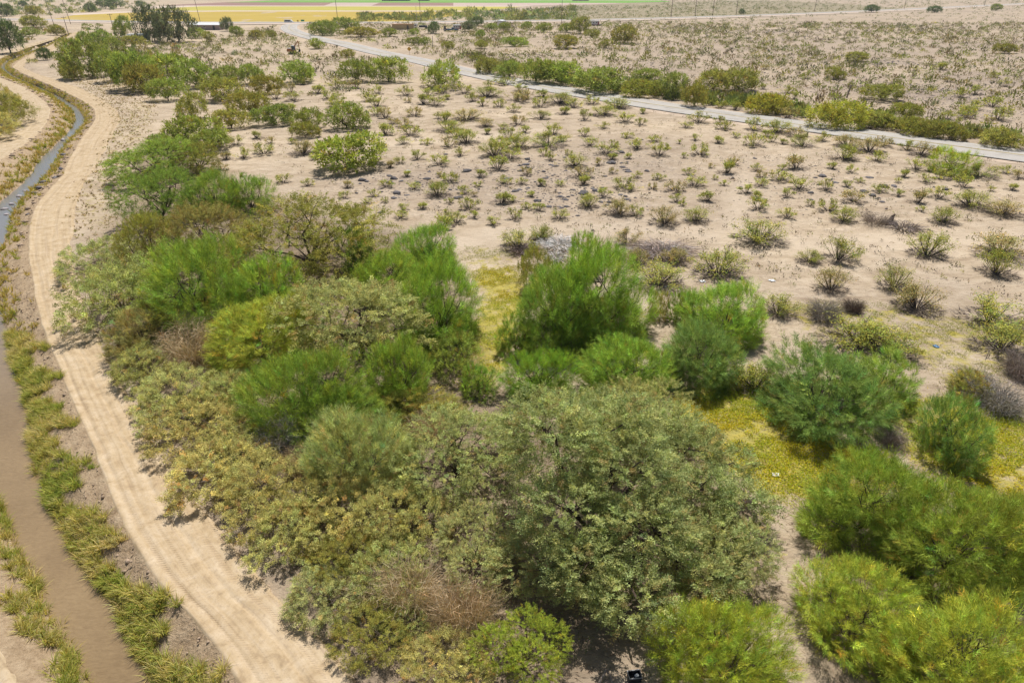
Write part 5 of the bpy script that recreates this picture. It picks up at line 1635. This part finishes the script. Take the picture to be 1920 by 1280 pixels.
# small dead tufts and seedlings scattered between the bushes
tuft = []
for _ in range(5200):
    px_, py_ = r.uniform(430, 1930), r.uniform(175, 560)
    if py_ < np.interp(px_, [430, 857, 1140, 1413, 1920], [170, 142, 196, 236, 306]) or py_ > np.interp(px_, [430, 700, 1000, 1300, 1500, 1930], [260, 400, 440, 500, 540, 580]): continue
    if r.uniform() < 0.35 * (py_ - 170) / 300: continue
    p = P(px_, py_)
    if not clear_far(p[0], p[1]): continue
    R_ = r.uniform(.16, .52)
    tuft.append((p[0], p[1], R_, R_ * .7))
mass('dead_tufts', tuft, 'small dead tufts and seedlings between the creosote bushes', 12, [(0.19, 0.15, 0.12), (0.26, 0.20, 0.14), (0.28, 0.26, 0.10), (0.15, 0.12, 0.11)], 1.0, 9)
# ------------------------------------------------------------------ dark stones: the clear ones singly, the rest as gravel
r = np.random.default_rng(33)
sp_ = []
for (cx, cy, sx, sy, k) in ((800, 345, 90, 26, 34), (1010, 330, 110, 34, 44), (1090, 372, 110, 22, 34), (1180, 300, 70, 30, 18), (1520, 345, 110, 32, 26), (1700, 360, 90, 22, 14), (980, 395, 90, 12, 14), (700, 370, 40, 22, 14)):
    for _ in range(int(k * 1.35)):
        x, y = r.normal(cx, sx * .6), r.normal(cy, sy * .6)
        p = P(x, y)
        if not (255 < y < 425) or not clear_far(p[0], p[1]): continue
        sp_.append((x, y, min(24, 10.5 * math.exp(r.normal(0, .38)))))
slab = by_landmark([(a, b) for a, b, c in sp_], 'dark stone', ['small' if c < 5.5 else ('flat' if c < 8.5 else 'large flat') for a, b, c in sp_])
for k, (x, y, w) in enumerate(sp_):
    stone(x, y, w, slab[k], 'dark stones on the sandy flat', flat=r.uniform(.6, 1.1), grey=r.uniform(.75, 1.5))
gp, gs = [], []
for (cx, cy, sx, sy, k) in ((800, 345, 100, 30, 260), (1010, 335, 120, 40, 340), (1090, 375, 120, 24, 240), (1520, 345, 130, 36, 220), (1640, 165, 110, 14, 330), (1790, 178, 120, 20, 420), (1800, 215, 90, 10, 200), (1660, 118, 60, 7, 200), (1500, 140, 80, 14, 200), (1250, 115, 60, 12, 160), (1010, 105, 60, 4, 90), (1450, 62, 110, 12, 320)):
    for _ in range(k):
        x, y = r.normal(cx, sx * .7), r.normal(cy, sy * .7)
        if y < 30 or y > 430: continue
        p = P(x, y)
        if np.min((rq[:, 0] - p[0]) ** 2 + (rq[:, 1] - p[1]) ** 2) < 49: continue
        p[2] = float(ground_z(p[0], p[1]))
        gp.append(p); gs.append(r.uniform(1.8, 5.0) / 2 * depth_at(x, y) / FPX * 1.0)
scatter_lumps('stone_scatter', gp, gs, 'dark_stone', 'dark desert stones strewn over the plain', 'stones', 0.5, 8)
# stones in the upper canal
for k, (x, y, w, lab) in enumerate(((8, 392, 14, 'pale wet stone in the rapids at the left edge'), (22, 383, 12, 'second pale stone of the rapids'), (36, 368, 14, 'flat pale slab across the upper rapids'), (48, 358, 12, 'pale stone at the top of the rapids'), (118, 263, 12, 'pale boulder on the bank where the canal narrows'), (12, 402, 12, 'grey stone at the foot of the rapids'))):
    stone(x, y, w, lab, 'stones in the canal rapids', z=WATER_Z + .02, grey=3.6)
for k, (x, y, w, lab) in enumerate(((64, 362, 12, 'dark boulder on the bank above the rapids'), (82, 342, 14, 'large dark slab on the bank by the dirt road'), (104, 334, 16, 'dark boulder pair member nearest the dirt road edge'), (115, 318, 13, 'dark boulder at the bank top below the bend'), (72, 352, 13, 'dark slab between the bank boulders'), (52, 402, 9, 'small dark stone on the grassy bank'), (118, 290, 10, 'small dark stone in the golden bank grass'))):
    stone(x, y, w, lab, 'boulders on the canal bank', z=-0.25, grey=1.6, flat=1.3)

# ------------------------------------------------------------------ things left lying on the flat
simple_mat('black_plastic', (0.02, 0.021, 0.024), 0.45, 0.3, 8.0, 0.5)
simple_mat('grey_plastic', (0.30, 0.31, 0.33), 0.5, 0.2, 8.0, 0.4)
simple_mat('blue_plastic', (0.01, 0.10, 0.22), 0.45, 0.2, 8.0, 0.5)
simple_mat('white_plastic', (0.72, 0.72, 0.72), 0.5, 0.1, 8.0, 0.5)
simple_mat('weathered_wood', (0.30, 0.24, 0.19), 0.9, 0.35, 5.0, 0.2, bump=0.4)
simple_mat('white_paint', (0.74, 0.73, 0.71), 0.4, 0.08, 1.0, 0.5)
simple_mat('tan_paint', (0.48, 0.36, 0.19), 0.6, 0.12, 1.0, 0.3)
simple_mat('orange_paint', (0.42, 0.17, 0.055), 0.5, 0.2, 2.0, 0.4)
simple_mat('blue_paint', (0.02, 0.11, 0.20), 0.35, 0.15, 2.0, 0.5)
simple_mat('red_paint', (0.32, 0.05, 0.05), 0.4, 0.15, 2.0, 0.5)
simple_mat('mauve_wall', (0.36, 0.28, 0.27), 0.8, 0.15, 1.0, 0.2)
simple_mat('dark_glass', (0.02, 0.028, 0.035), 0.12, 0.1, 2.0, 0.6)
simple_mat('rubber', (0.022, 0.022, 0.024), 0.85, 0.2, 6.0, 0.2)
simple_mat('dark_metal', (0.05, 0.055, 0.065), 0.5, 0.2, 4.0, 0.4, 0.3)
simple_mat('pole_wood', (0.20, 0.16, 0.14), 0.9, 0.25, 1.5, 0.2)
simple_mat('pole_steel', (0.40, 0.40, 0.42), 0.5, 0.1, 1.0, 0.4, 0.3)
simple_mat('sign_yellow', (0.62, 0.34, 0.015), 0.5, 0.06, 2.0, 0.4)
simple_mat('sign_orange', (0.65, 0.22, 0.02), 0.5, 0.06, 2.0, 0.4)
simple_mat('sign_green', (0.01, 0.28, 0.12), 0.5, 0.06, 2.0, 0.4)

def brush_pile(box, color, label, n_tw, seed, w=0.03):
    p, Rx, Ry, H = fit(box, 0.16)
    me = fol_mesh('brush_branches', twiggy(seed, 1.0, 0.32, n_tw, 0.55, w / Rx, 2), 'dry_twig')
    o = link('brush_pile', me, label=label, cat='brush pile', color=color)
    o.location = (p[0], p[1], float(ground_z(p[0], p[1])))
    o.scale = (Rx, Ry, max(H, .7) / 0.5)
    return o
brush_pile((1183, 450, 1300, 486), (0.36, 0.29, 0.26), 'long low pile of grey cut branches on the sand', 620, 11, 0.035)
brush_pile((1010, 443, 1086, 470), (0.62, 0.57, 0.54), 'whitish heap of bleached branches beside the log', 520, 12, 0.03)
brush_pile((1024, 473, 1062, 494), (0.55, 0.50, 0.47), 'small bleached branch heap behind the olive bush', 260, 13, 0.03)
brush_pile((1668, 416, 1728, 436), (0.26, 0.21, 0.19), 'fallen dark branches stretched right of the dead stump', 180, 14, 0.03)
brush_pile((960, 462, 1010, 482), (0.24, 0.18, 0.16), 'brown twigs at the foot of the creosote beside the log', 200, 15, 0.03)

a, b = P(996, 455), P(1018, 443)
MB().tube([a + (0, 0, .2), (a + b) / 2 + (0, 0, .26), b + (0, 0, .42)], [.17, .2, .15], 8).build('log', 'weathered_wood', smooth=True, label='half-buried grey log lying on the sand', cat='log')
# dead stump with its root flare and twigs
p = P(1668, 420)
st = empty('tree_stump', p, 0, 'dead stump with one upright snag and dry twigs', 'stump')
mb = MB().tube([(0, 0, -.1), (.05, 0, .45), (.15, .05, .8), (.35, .05, 1.05)], [.36, .24, .17, .07], 8)
for k in range(5):
    aa = k * 1.26
    mb.tube([(0, 0, .25), (math.cos(aa) * .5, math.sin(aa) * .5, .1), (math.cos(aa) * .95, math.sin(aa) * .95, -.05)], [.2, .13, .05], 5)
mb.build('trunk', 'bark', st, smooth=True)
tw = link('twigs', fol_mesh('stump_twigs', twiggy(21, 1.7, .9, 420, .33, .013, 4), 'dry_twig'), st, loc=(-1.5, .1, 0), color=(0.27, 0.21, 0.18))
# black crate near the camera
p = P(1189, 1272)
cr = empty('plastic_crate', p, 0.12, 'open black plastic crate lying on the shaded sand', 'crate')
w, d, h, t = .44, .32, .26, .02
mb = MB().box((0, 0, t / 2 + .004), (w, d, t))
for sx_ in (-1, 1):
    mb.box((sx_ * (w / 2 - t / 2), 0, h / 2 + t / 2), (t, d - .002, h - t))
    mb.box((0, sx_ * (d / 2 - t / 2), h / 2 + t / 2), (w - 2 * t - .002, t, h - t - .004))
mb.build('box', 'black_plastic', cr)
mb = MB()
for sx_ in (-1, 1):
    mb.box((sx_ * (w / 2 + .008), 0, h - .01), (.016, d + .03, .03))
    mb.box((0, sx_ * (d / 2 + .008), h - .012), (w - .002, .016, .028))
mb.build('rim', 'grey_plastic', cr)
MB().box((.1, .03, .1), (.14, .12, .1), .4).build('contents', 'white_plastic', cr)
# fallen branch beside it
a = P(1118, 1290)
MB().tube([P(1116, 1296) + (0, 0, .05), P(1128, 1275) + (0, 0, .14), P(1136, 1262) + (0, 0, .2), P(1144, 1270) + (0, 0, .12), P(1150, 1288) + (0, 0, .04)], [.055, .05, .045, .035, .02], 6).build('fallen_branch', 'weathered_wood', smooth=True, label='fallen bent branch on the sand left of the black crate', cat='branch')
# bare leaning trunks under the blue-green tree
for k, (x0, y0, x1, y1, lab) in enumerate(((1548, 795, 1535, 745, 'pale bare trunk leaning under the blue-green tree'), (1562, 785, 1580, 748, 'shorter bare trunk forked from the leaning one'))):
    a, b = P(x0, y0), P(x1, y1, 1.6)
    MB().tube([a - (0, 0, .1), (a + b) / 2 + (.15, 0, .1), b], [.13, .1, .06], 7).build('bare_trunk', 'pale_bark', smooth=True, label=lab, cat='trunk')
# scraps
def scrap(x, y, s, mat, label, rz):
    p = P(x, y)
    r = random.Random(int(x))
    mb = MB()
    g = [[(i / 3 - .5 + r.uniform(-.08, .08), j / 2 - .5 + r.uniform(-.1, .1), r.uniform(.02, .22)) for i in range(4)] for j in range(3)]
    V = [q for row in g for q in row]
    V += [(q[0], q[1], q[2] - .03) for q in V]
    F = [(j * 4 + i, j * 4 + i + 1, j * 4 + i + 5, j * 4 + i + 4) for j in range(2) for i in range(3)]
    F += [tuple(k + 12 for k in reversed(f)) for f in F]
    mb.add(np.array(V) * s, F)
    o = mb.build('litter_scrap', mat, label=label, cat='litter')
    o.location = (p[0], p[1], float(ground_z(p[0], p[1])) + .01)
    o.rotation_euler = (0, 0, rz)
scrap(1755, 650, .34, 'blue_plastic', 'blue plastic scrap lying in the thin weeds', .4)
scrap(1248, 537, .42, 'white_plastic', 'white scrap under the creosote beside the tall green tree', 1.0)
scrap(1317, 527, .42, 'white_plastic', 'white scrap on bare sand left of the sand-edge creosote', .2)
scrap(1447, 526, .45, 'white_plastic', 'white scrap behind the creosote at the sand edge', 2.0)
scrap(1455, 888, .30, 'white_plastic', 'white scrap at the edge of the golden ground cover', 1.4)
scrap(765, 322, .6, 'white_plastic', 'white scrap among the stones near the round bush', .9)

# ------------------------------------------------------------------ posts, poles and signs
def pole(x, y, top_px, label, tall=None, mat='pole_wood', r0=.16, lean=0.0, arms=True, group='utility poles'):
    p = P(x, y)
    h = tall or (y - top_px) * depth_at(x, y) / FPX / math.cos(0.0)
    e = empty('utility_pole', p, 0, label, 'pole', group)
    MB().tube([(0, 0, -.3), (lean * h * .5, 0, h * .5), (lean * h, 0, h)], [r0, r0 * .85, r0 * .65], 8).build('shaft', mat, e, smooth=True)
    if arms:
        MB().box((lean * h * .95, 0, h * .95), (2.4, .12, .14)).build('crossarm', mat, e)
        for sx_ in (-1, 0, 1):
            MB().tube([(lean * h * .95 + sx_ * 1.05, 0, h * .95 + .06), (lean * h * .95 + sx_ * 1.05, 0, h * .95 + .3)], [.06, .04], 6).build('insulator', 'dark_metal', e)
    return e
pole(635, 51, 0, 'tall pole beside the curve of the paved road', 20, lean=-.02)
pole(789, 46, 0, 'tall grey pole behind the parked flatbed truck', 20)
pole(1053, 43, 0, 'tall pole in the centre before the tree belt', 20)
pole(376, 43, 0, 'leaning tall pole right of the tamarisk pair', 20, lean=-.08)
pole(133, 46, 0, 'tall leaning pole by the highway at the upper left', 20, lean=-.09)
pole(101, 46, 6, 'leaning pole left of the tall one at the upper left', 17, lean=-.08)
pole(129, 67, 35, 'short wooden pole nearest the upper canal', None, lean=-.02)
pole(215, 66, 30, 'short wooden pole in front of the green tree by the tamarisks', None)
for x, y, lab in ((1258, 34, 'first pole of the group of four beyond the highway'), (1303, 31, 'second pole of the group of four beyond the highway'), (1336, 30, 'third pole of the group of four beyond the highway'), (1380, 29, 'fourth pole of the group of four beyond the highway'),
                  (1527, 22, 'lone far pole between the group of four and the dark bushes'), (1695, 18, 'far pole between the two dark horizon bushes'), (1845, 12, 'farthest pole near the right corner')):
    pole(x, y, 0, lab, 22, r0=.22)
def thin_post(x, y, top, label, mat='dark_metal', r0=.07, lean=0.0):
    p = P(x, y)
    h = (y - top) * depth_at(x, y) / FPX
    mb = MB().tube([(0, 0, -.2), (lean * h, 0, h)], [r0, r0 * .9], 6).tube([(lean * h, 0, h - .02), (lean * h, 0, h + .1)], [r0 * 1.5, r0 * 1.2], 6)
    o = mb.build('post', mat, smooth=False, label=label, cat='post')
    o.location = p
thin_post(812, 96, 71, 'thin black post standing among green bushes before the trucks', r0=.1)
thin_post(677, 75, 52, 'thin dark post between the road curve and the container', r0=.1)
thin_post(782, 50, 16, 'slim pale mast left of the tall grey pole', 'pole_steel', .1)
thin_post(1513, 257, 249, 'wooden post by the near edge of the paved road', 'weathered_wood', .11)
thin_post(1587, 184, 162, 'leaning dark wooden post behind the largest lime-green bush', 'weathered_wood', .18, .18)
def sign(x, y, top, w_m, mat, label, diamond=False, rz=0.0):
    p = P(x, y)
    h = (y - top) * depth_at(x, y) / FPX
    e = empty('road_sign', p, rz, label, 'sign')
    MB().tube([(0, 0, -.1), (0, 0, h)], [.05, .05], 6).build('post', 'pole_steel', e)
    if diamond:
        s = w_m / 2
        MB().prism([(0, h - 2 * s), (s, h - s), (0, h), (-s, h - s)], -.075, -.055).build('panel', mat, e)
    else:
        MB().box((0, -.065, h - w_m * .22), (w_m, .02, w_m * .45)).build('panel', mat, e)
sign(768, 104, 89, 1.5, 'sign_yellow', 'yellow diamond warning sign beside the paved road', True)
sign(585, 61, 52.5, 1.5, 'sign_orange', 'orange diamond sign at the road curve', True)
sign(559, 44, 38, 1.4, 'sign_yellow', 'small yellow diamond sign at the highway junction', True)
sign(568, 44, 38, 2.2, 'sign_green', 'green sign board at the highway junction')
sign(582, 74, 69, .8, 'white_paint', 'small white sign at the near edge of the road curve')

# ------------------------------------------------------------------ vehicles and yards
def wheel(parent, x, y, r, w=.22, mat='rubber'):
    v, f = tube_geo([(x, y - w / 2, r), (x, y - w / 2 + .03, r), (x, y + w / 2 - .03, r), (x, y + w / 2, r)], [r * .9, r, r, r * .9], 12)
    t = MB().add(v, f).build('wheel', mat, parent)
    sgn = -1 if y < 0 else 1
    MB().tube([(x, y + sgn * w * .4, r), (x, y + sgn * (w / 2 + .02), r)], [r * .55, r * .5], 10).build('rim', 'pole_steel', t)

def car(x, y, L, paint, label, rz=0.0, van=False, pickup=False, group=None):
    p = P(x, y)
    e = empty('parked_vehicle', p, rz, label, 'van' if van else ('pickup' if pickup else 'car'), group)
    W = 1.8
    if van:
        prof = [(-L/2, .35), (L/2, .35), (L/2, 1.05), (L/2 - .55, 1.2), (L/2 - 1.15, 2.05), (-L/2 + .08, 2.1), (-L/2, 1.9)]
    elif pickup:
        prof = [(-L/2, .45), (L/2, .45), (L/2, 1.02), (L/2 - 1.2, 1.12), (L/2 - 1.7, 1.78), (0.1, 1.8), (-.1, 1.15), (-L/2, 1.1)]
    else:
        prof = [(-L/2, .35), (L/2, .35), (L/2, .78), (L/2 - 1.1, .92), (L/2 - 1.75, 1.42), (-L/2 + .9, 1.45), (-L/2 + .15, .98), (-L/2, .9)]
    MB().prism(prof, -W / 2, W / 2).build('body', paint, e)
    g0, g1 = (L/2 - 1.6, -L/2 + .4) if van else ((L/2 - 1.75, .2) if pickup else (L/2 - 1.8, -L/2 + 1.0))
    zt = 1.85 if van else (1.68 if pickup else 1.36)
    zb = 1.25 if van else (1.2 if pickup else .98)
    for sy_ in (-1, 1):
        MB().box(((g0 + g1) / 2, sy_ * (W / 2 + .004), (zt + zb) / 2), (abs(g0 - g1), .02, zt - zb)).build('window', 'dark_glass', e)
        for sx_ in (-1, 1):
            wheel(e, sx_ * L * .31, sy_ * (W / 2 - .08), .36)
        MB().box((L / 2 + .01, sy_ * .62, .78 if not van else .85), (.03, .3, .16)).build('headlight', 'white_plastic', e)
    return e
car(542, 44, 5.4, 'white_paint', 'white van driving on the highway at the junction', 0.0, van=True)
car(847, 59, 5.2, 'blue_paint', 'dark blue pickup parked before the white box trailer', 0.15, pickup=True)
car(234, 76, 4.4, 'white_paint', 'small white car parked left of the camper trailer', 0.4)
car(1119, 49, 5.0, 'blue_paint', 'blue car parked right of the motorhome', 0.1)

def camper(x, y, L, H, body, stripe, label, name, cat, rz=0.0, awning=False, cab=False, mat_roof='white_paint'):
    p = P(x, y)
    e = empty(name, p, rz, label, cat)
    W = 2.4
    MB().prism([(-L/2, .5), (L/2, .5), (L/2 + (.0 if not cab else .15), H * .62), (L/2 - .2, H - .12), (-L/2 + .1, H - .12), (-L/2, H * .7)], -W / 2, W / 2).build('body', body, e)
    MB().box((0, 0, H - .055), (L - .3, W + .1, .12)).build('roof', mat_roof, e)
    for k in range(3):
        MB().box((-L * .3 + k * L * .27, -W / 2 - .012, H * .62), (L * .14, .03, H * .22)).build('window', 'dark_glass', e)
    MB().box((L * .42, -W / 2 - .012, H * .45), (.7, .03, H * .62)).build('door', stripe, e)
    MB().box((0, -W / 2 - .02, .85), (L * .8, .02, .22)).build('stripe', stripe, e)
    for sx_ in ((-.08, .1) if not cab else (-.28, .33)):
        for sy_ in (-1, 1):
            wheel(e, sx_ * L, sy_ * (W / 2 - .1), .38)
    if not cab:
        MB().box((L / 2 + .6, 0, .5), (1.2, .12, .12)).build('drawbar', 'dark_metal', e)
    if awning:
        MB().box((0, -W / 2 - 1.4, H - .35), (L * .9, 2.7, .06)).build('awning', 'white_paint', e)
        for sx_ in (-1, 1):
            MB().tube([(sx_ * L * .42, -W / 2 - 2.6, 0), (sx_ * L * .42, -W / 2 - 2.6, H - .36)], [.04, .04], 6).build('awning_post', 'pole_steel', e)
    return e
camper(262, 78, 8.5, 3.0, 'blue_paint', 'dark_metal', 'dark camper trailer with a white awning under the tamarisks', 'camper_trailer', 'trailer', 0.05, awning=True)
camper(1113, 49, 6.2, 2.9, 'white_paint', 'red_paint', 'white and red motorhome parked beyond the far plain', 'motorhome', 'motorhome', 0.0, cab=True)
camper(857, 57, 4.2, 2.7, 'white_paint', 'red_paint', 'white box trailer parked behind the dark blue pickup', 'box_trailer', 'trailer', 0.1)
# red tractor left of the pickup
p = P(837, 59)
e = empty('farm_tractor', p, 0.1, 'small red tractor parked left of the dark blue pickup', 'tractor')
MB().box((.55, 0, 1.0), (1.5, .7, .6), 0, .92).build('hood', 'red_paint', e)
MB().box((-.6, 0, .95), (1.0, 1.1, .5)).build('chassis', 'dark_metal', e)
MB().box((-.7, 0, 1.85), (1.0, 1.0, 1.2), 0, .9).build('cab', 'dark_glass', e)
MB().box((-.7, 0, 2.5), (1.1, 1.1, .1)).build('roof', 'red_paint', e)
for sy_ in (-1, 1):
    wheel(e, -.75, sy_ * .75, .75, .4)
    wheel(e, 1.0, sy_ * .55, .42, .25)
# flatbed truck
p = P(790, 55)
e = empty('flatbed_truck', p, math.pi, 'white flatbed truck with a dark load beside the tan container', 'truck')
MB().prism([(2.2, .6), (4.0, .6), (4.0, 1.6), (3.7, 2.5), (2.2, 2.55)], -1.1, 1.1).build('cab', 'white_paint', e)
MB().box((3.1, 1.11, 1.95), (1.0, .03, .6)).build('window', 'dark_glass', e)
MB().box((-.9, 0, .95), (6.0, 2.3, .2)).build('bed', 'dark_metal', e)
MB().box((-1.0, 0, 1.45), (4.6, 1.9, .8), 0, .9).build('load', 'dark_metal', e)
for sx_ in (-2.6, 3.1):
    for sy_ in (-1, 1):
        wheel(e, sx_, sy_ * .98, .5, .3)
# tan container
p = P(756, 56)
e = empty('storage_container', p, 0.02, 'long tan storage container with a dark door opening', 'container')
L, W, H = 11.5, 2.5, 2.6
MB().box((0, 0, H / 2 + .1), (L, W, H)).build('body', 'tan_paint', e)
MB().box((0, 0, H + .15), (L + .3, W + .3, .1)).build('roof', 'orange_paint', e)
MB().box((2.6, -W / 2 - .015, 1.15), (1.1, .04, 2.0)).build('door', 'dark_metal', e)
for k in range(12):
    MB().box((-L / 2 + .5 + k * .95, -W / 2 - .03, H / 2 + .1), (.12, .06, H - .1)).build('rib', 'tan_paint', e)
# white tank
p = P(941, 50)
e = empty('water_tank', p, 0, 'white domed water tank behind the green bushes', 'tank')
MB().tube([(0, 0, 0), (0, 0, 2.9)], [2.6, 2.6], 20).build('shell', 'white_paint', e, smooth=False)
MB().tube([(0, 0, 2.9), (0, 0, 3.25), (0, 0, 3.5), (0, 0, 3.6)], [2.66, 2.1, 1.1, .25], 20).build('dome', 'white_paint', e, smooth=True)
MB().tube([(0, 0, 3.6), (0, 0, 3.8)], [.35, .35], 10).build('hatch', 'pole_steel', e)
# shed with a white metal roof
def shed(x, y, L, W, H, wall, roof, label, rz=0.0, name='shed', windows=3):
    p = P(x, y)
    e = empty(name, p, rz, label, 'building')
    MB().box((0, 0, H / 2), (L, W, H)).build('wall', wall, e)
    V = [(-L/2 - .4, -W/2 - .5, H - .1), (L/2 + .4, -W/2 - .5, H - .1), (L/2 + .4, 0, H + .9), (-L/2 - .4, 0, H + .9), (L/2 + .4, W/2 + .5, H - .1), (-L/2 - .4, W/2 + .5, H - .1)]
    V += [(a_, b_, c_ - .12) for a_, b_, c_ in V]
    F = [(0, 1, 2, 3), (3, 2, 4, 5), (7, 6, 9, 8), (8, 9, 11, 10), (0, 6, 7, 1), (4, 10, 11, 5), (1, 7, 8, 2), (2, 8, 10, 4), (3, 9, 6, 0), (5, 11, 9, 3)]
    MB().add(V, F).build('roof', roof, e)
    MB().box((L * .32, -W / 2 - .015, 1.1), (1.2, .05, 2.2)).build('door', 'dark_metal', e)
    for k in range(windows):
        wd = MB().box((-L * .38 + k * L * .2, -W / 2 - .02, H * .6), (1.1, .05, .8)).build('window', 'white_paint', e)
        MB().box((-L * .38 + k * L * .2, -W / 2 - .05, H * .6), (.9, .03, .6)).build('pane', 'dark_glass', wd)
    return e
shed(388, 56, 17, 7, 2.6, 'mauve_wall', 'white_paint', 'long low shed with a white metal roof by the highway', -0.03)
shed(752, 2.2, 26, 12, 4.5, 'blue_paint', 'white_paint', 'blue farm building on the far green field', 0, 'farm_building')
shed(726, 2.4, 14, 9, 3.5, 'mauve_wall', 'mauve_wall', 'brown farm building left of the blue one', 0, 'farm_building')
shed(795, 2.2, 16, 10, 4.0, 'mauve_wall', 'white_paint', 'brown farm building right of the blue one', 0, 'farm_building')
def bales(x, y, label):
    p = P(x, y)
    e = empty('hay_stack', p, 0, label, 'hay stack')
    for k in range(5):
        MB().box((-4.8 + k * 2.4, 0, .7), (2.3, 2.4, 1.4)).build('bale', 'weathered_wood', e)
bales(1081, 2.6, 'left dark hay stack on the far green field')
bales(1096, 2.6, 'right dark hay stack on the far green field')

# excavator: boom raised, bucket hanging to the right
p = P(549, 102)
e = empty('mini_excavator', p, 0.1, 'orange mini excavator with raised boom on the scrub flat', 'excavator')
for sy_ in (-1, 1):
    tr = MB().prism([(-1.5, .35), (-1.3, .05), (1.3, .05), (1.5, .35), (1.3, .62), (-1.3, .62)], sy_ * .78 - .22, sy_ * .78 + .22).build('crawler_track', 'rubber', e)
    for sx_ in (-1.1, 0, 1.1):
        MB().tube([(sx_, sy_ * 1.0, .33), (sx_, sy_ * 1.03, .33)], [.2, .2], 10).build('roller', 'dark_metal', tr)
MB().box((0, 0, .74), (1.6, 1.5, .22)).build('turntable', 'dark_metal', e)
MB().prism([(-1.7, .85), (.9, .85), (.9, 1.25), (-.2, 1.45), (-.4, 1.85), (-1.6, 1.8), (-1.8, 1.3)], -.8, .8).build('body', 'orange_paint', e)
MB().box((-1.0, 0, 1.9), (1.0, 1.3, .14)).build('hood', 'white_paint', e)
cb = MB().prism([(-.1, 1.3), (.85, 1.3), (.95, 2.0), (.7, 2.75), (-.1, 2.75)], -.7, .15).build('cab', 'blue_paint', e)
MB().box((.36, -.715, 2.1), (.7, .03, .85)).build('window', 'dark_glass', cb)
MB().box((.3, -.28, 2.8), (1.0, 1.0, .09)).build('roof', 'white_paint', cb)
MB().prism([(.8, 1.1), (1.15, 1.2), (1.05, 2.6), (2.35, 4.1), (2.15, 4.3), (.75, 2.8)], .3, .58).build('boom', 'orange_paint', e)
MB().prism([(2.1, 4.4), (2.4, 4.25), (2.55, 1.5), (2.35, 1.45)], .32, .56).build('stick', 'orange_paint', e)
MB().prism([(2.2, 1.5), (2.65, 1.55), (2.75, .9), (2.3, .5), (1.9, .75), (2.15, 1.0)], .1, .78).build('bucket', 'dark_metal', e)
MB().tube([(1.0, .44, 2.3), (1.75, .44, 3.2)], [.07, .05], 6).build('hydraulic_ram', 'pole_steel', e)


# ------------------------------------------------------------------ thin summer haze over the whole plain
m = bpy.data.materials.new('haze_air')
m.use_nodes = True
m.node_tree.nodes.clear()
ho = m.node_tree.nodes.new('ShaderNodeOutputMaterial')
hv = m.node_tree.nodes.new('ShaderNodeVolumePrincipled')
hv.inputs['Color'].default_value = (0.88, 0.90, 0.95, 1)
hv.inputs['Density'].default_value = 0.00011
hv.inputs['Anisotropy'].default_value = 0.2
m.node_tree.links.new(hv.outputs[0], ho.inputs['Volume'])
MATS['haze_air'] = m
hz = MB().box((0, 2350, 11.0), (8200, 5600, 31.0)).build('haze', 'haze_air', kind='stuff', label='thin pale summer haze over the plain', cat='haze')
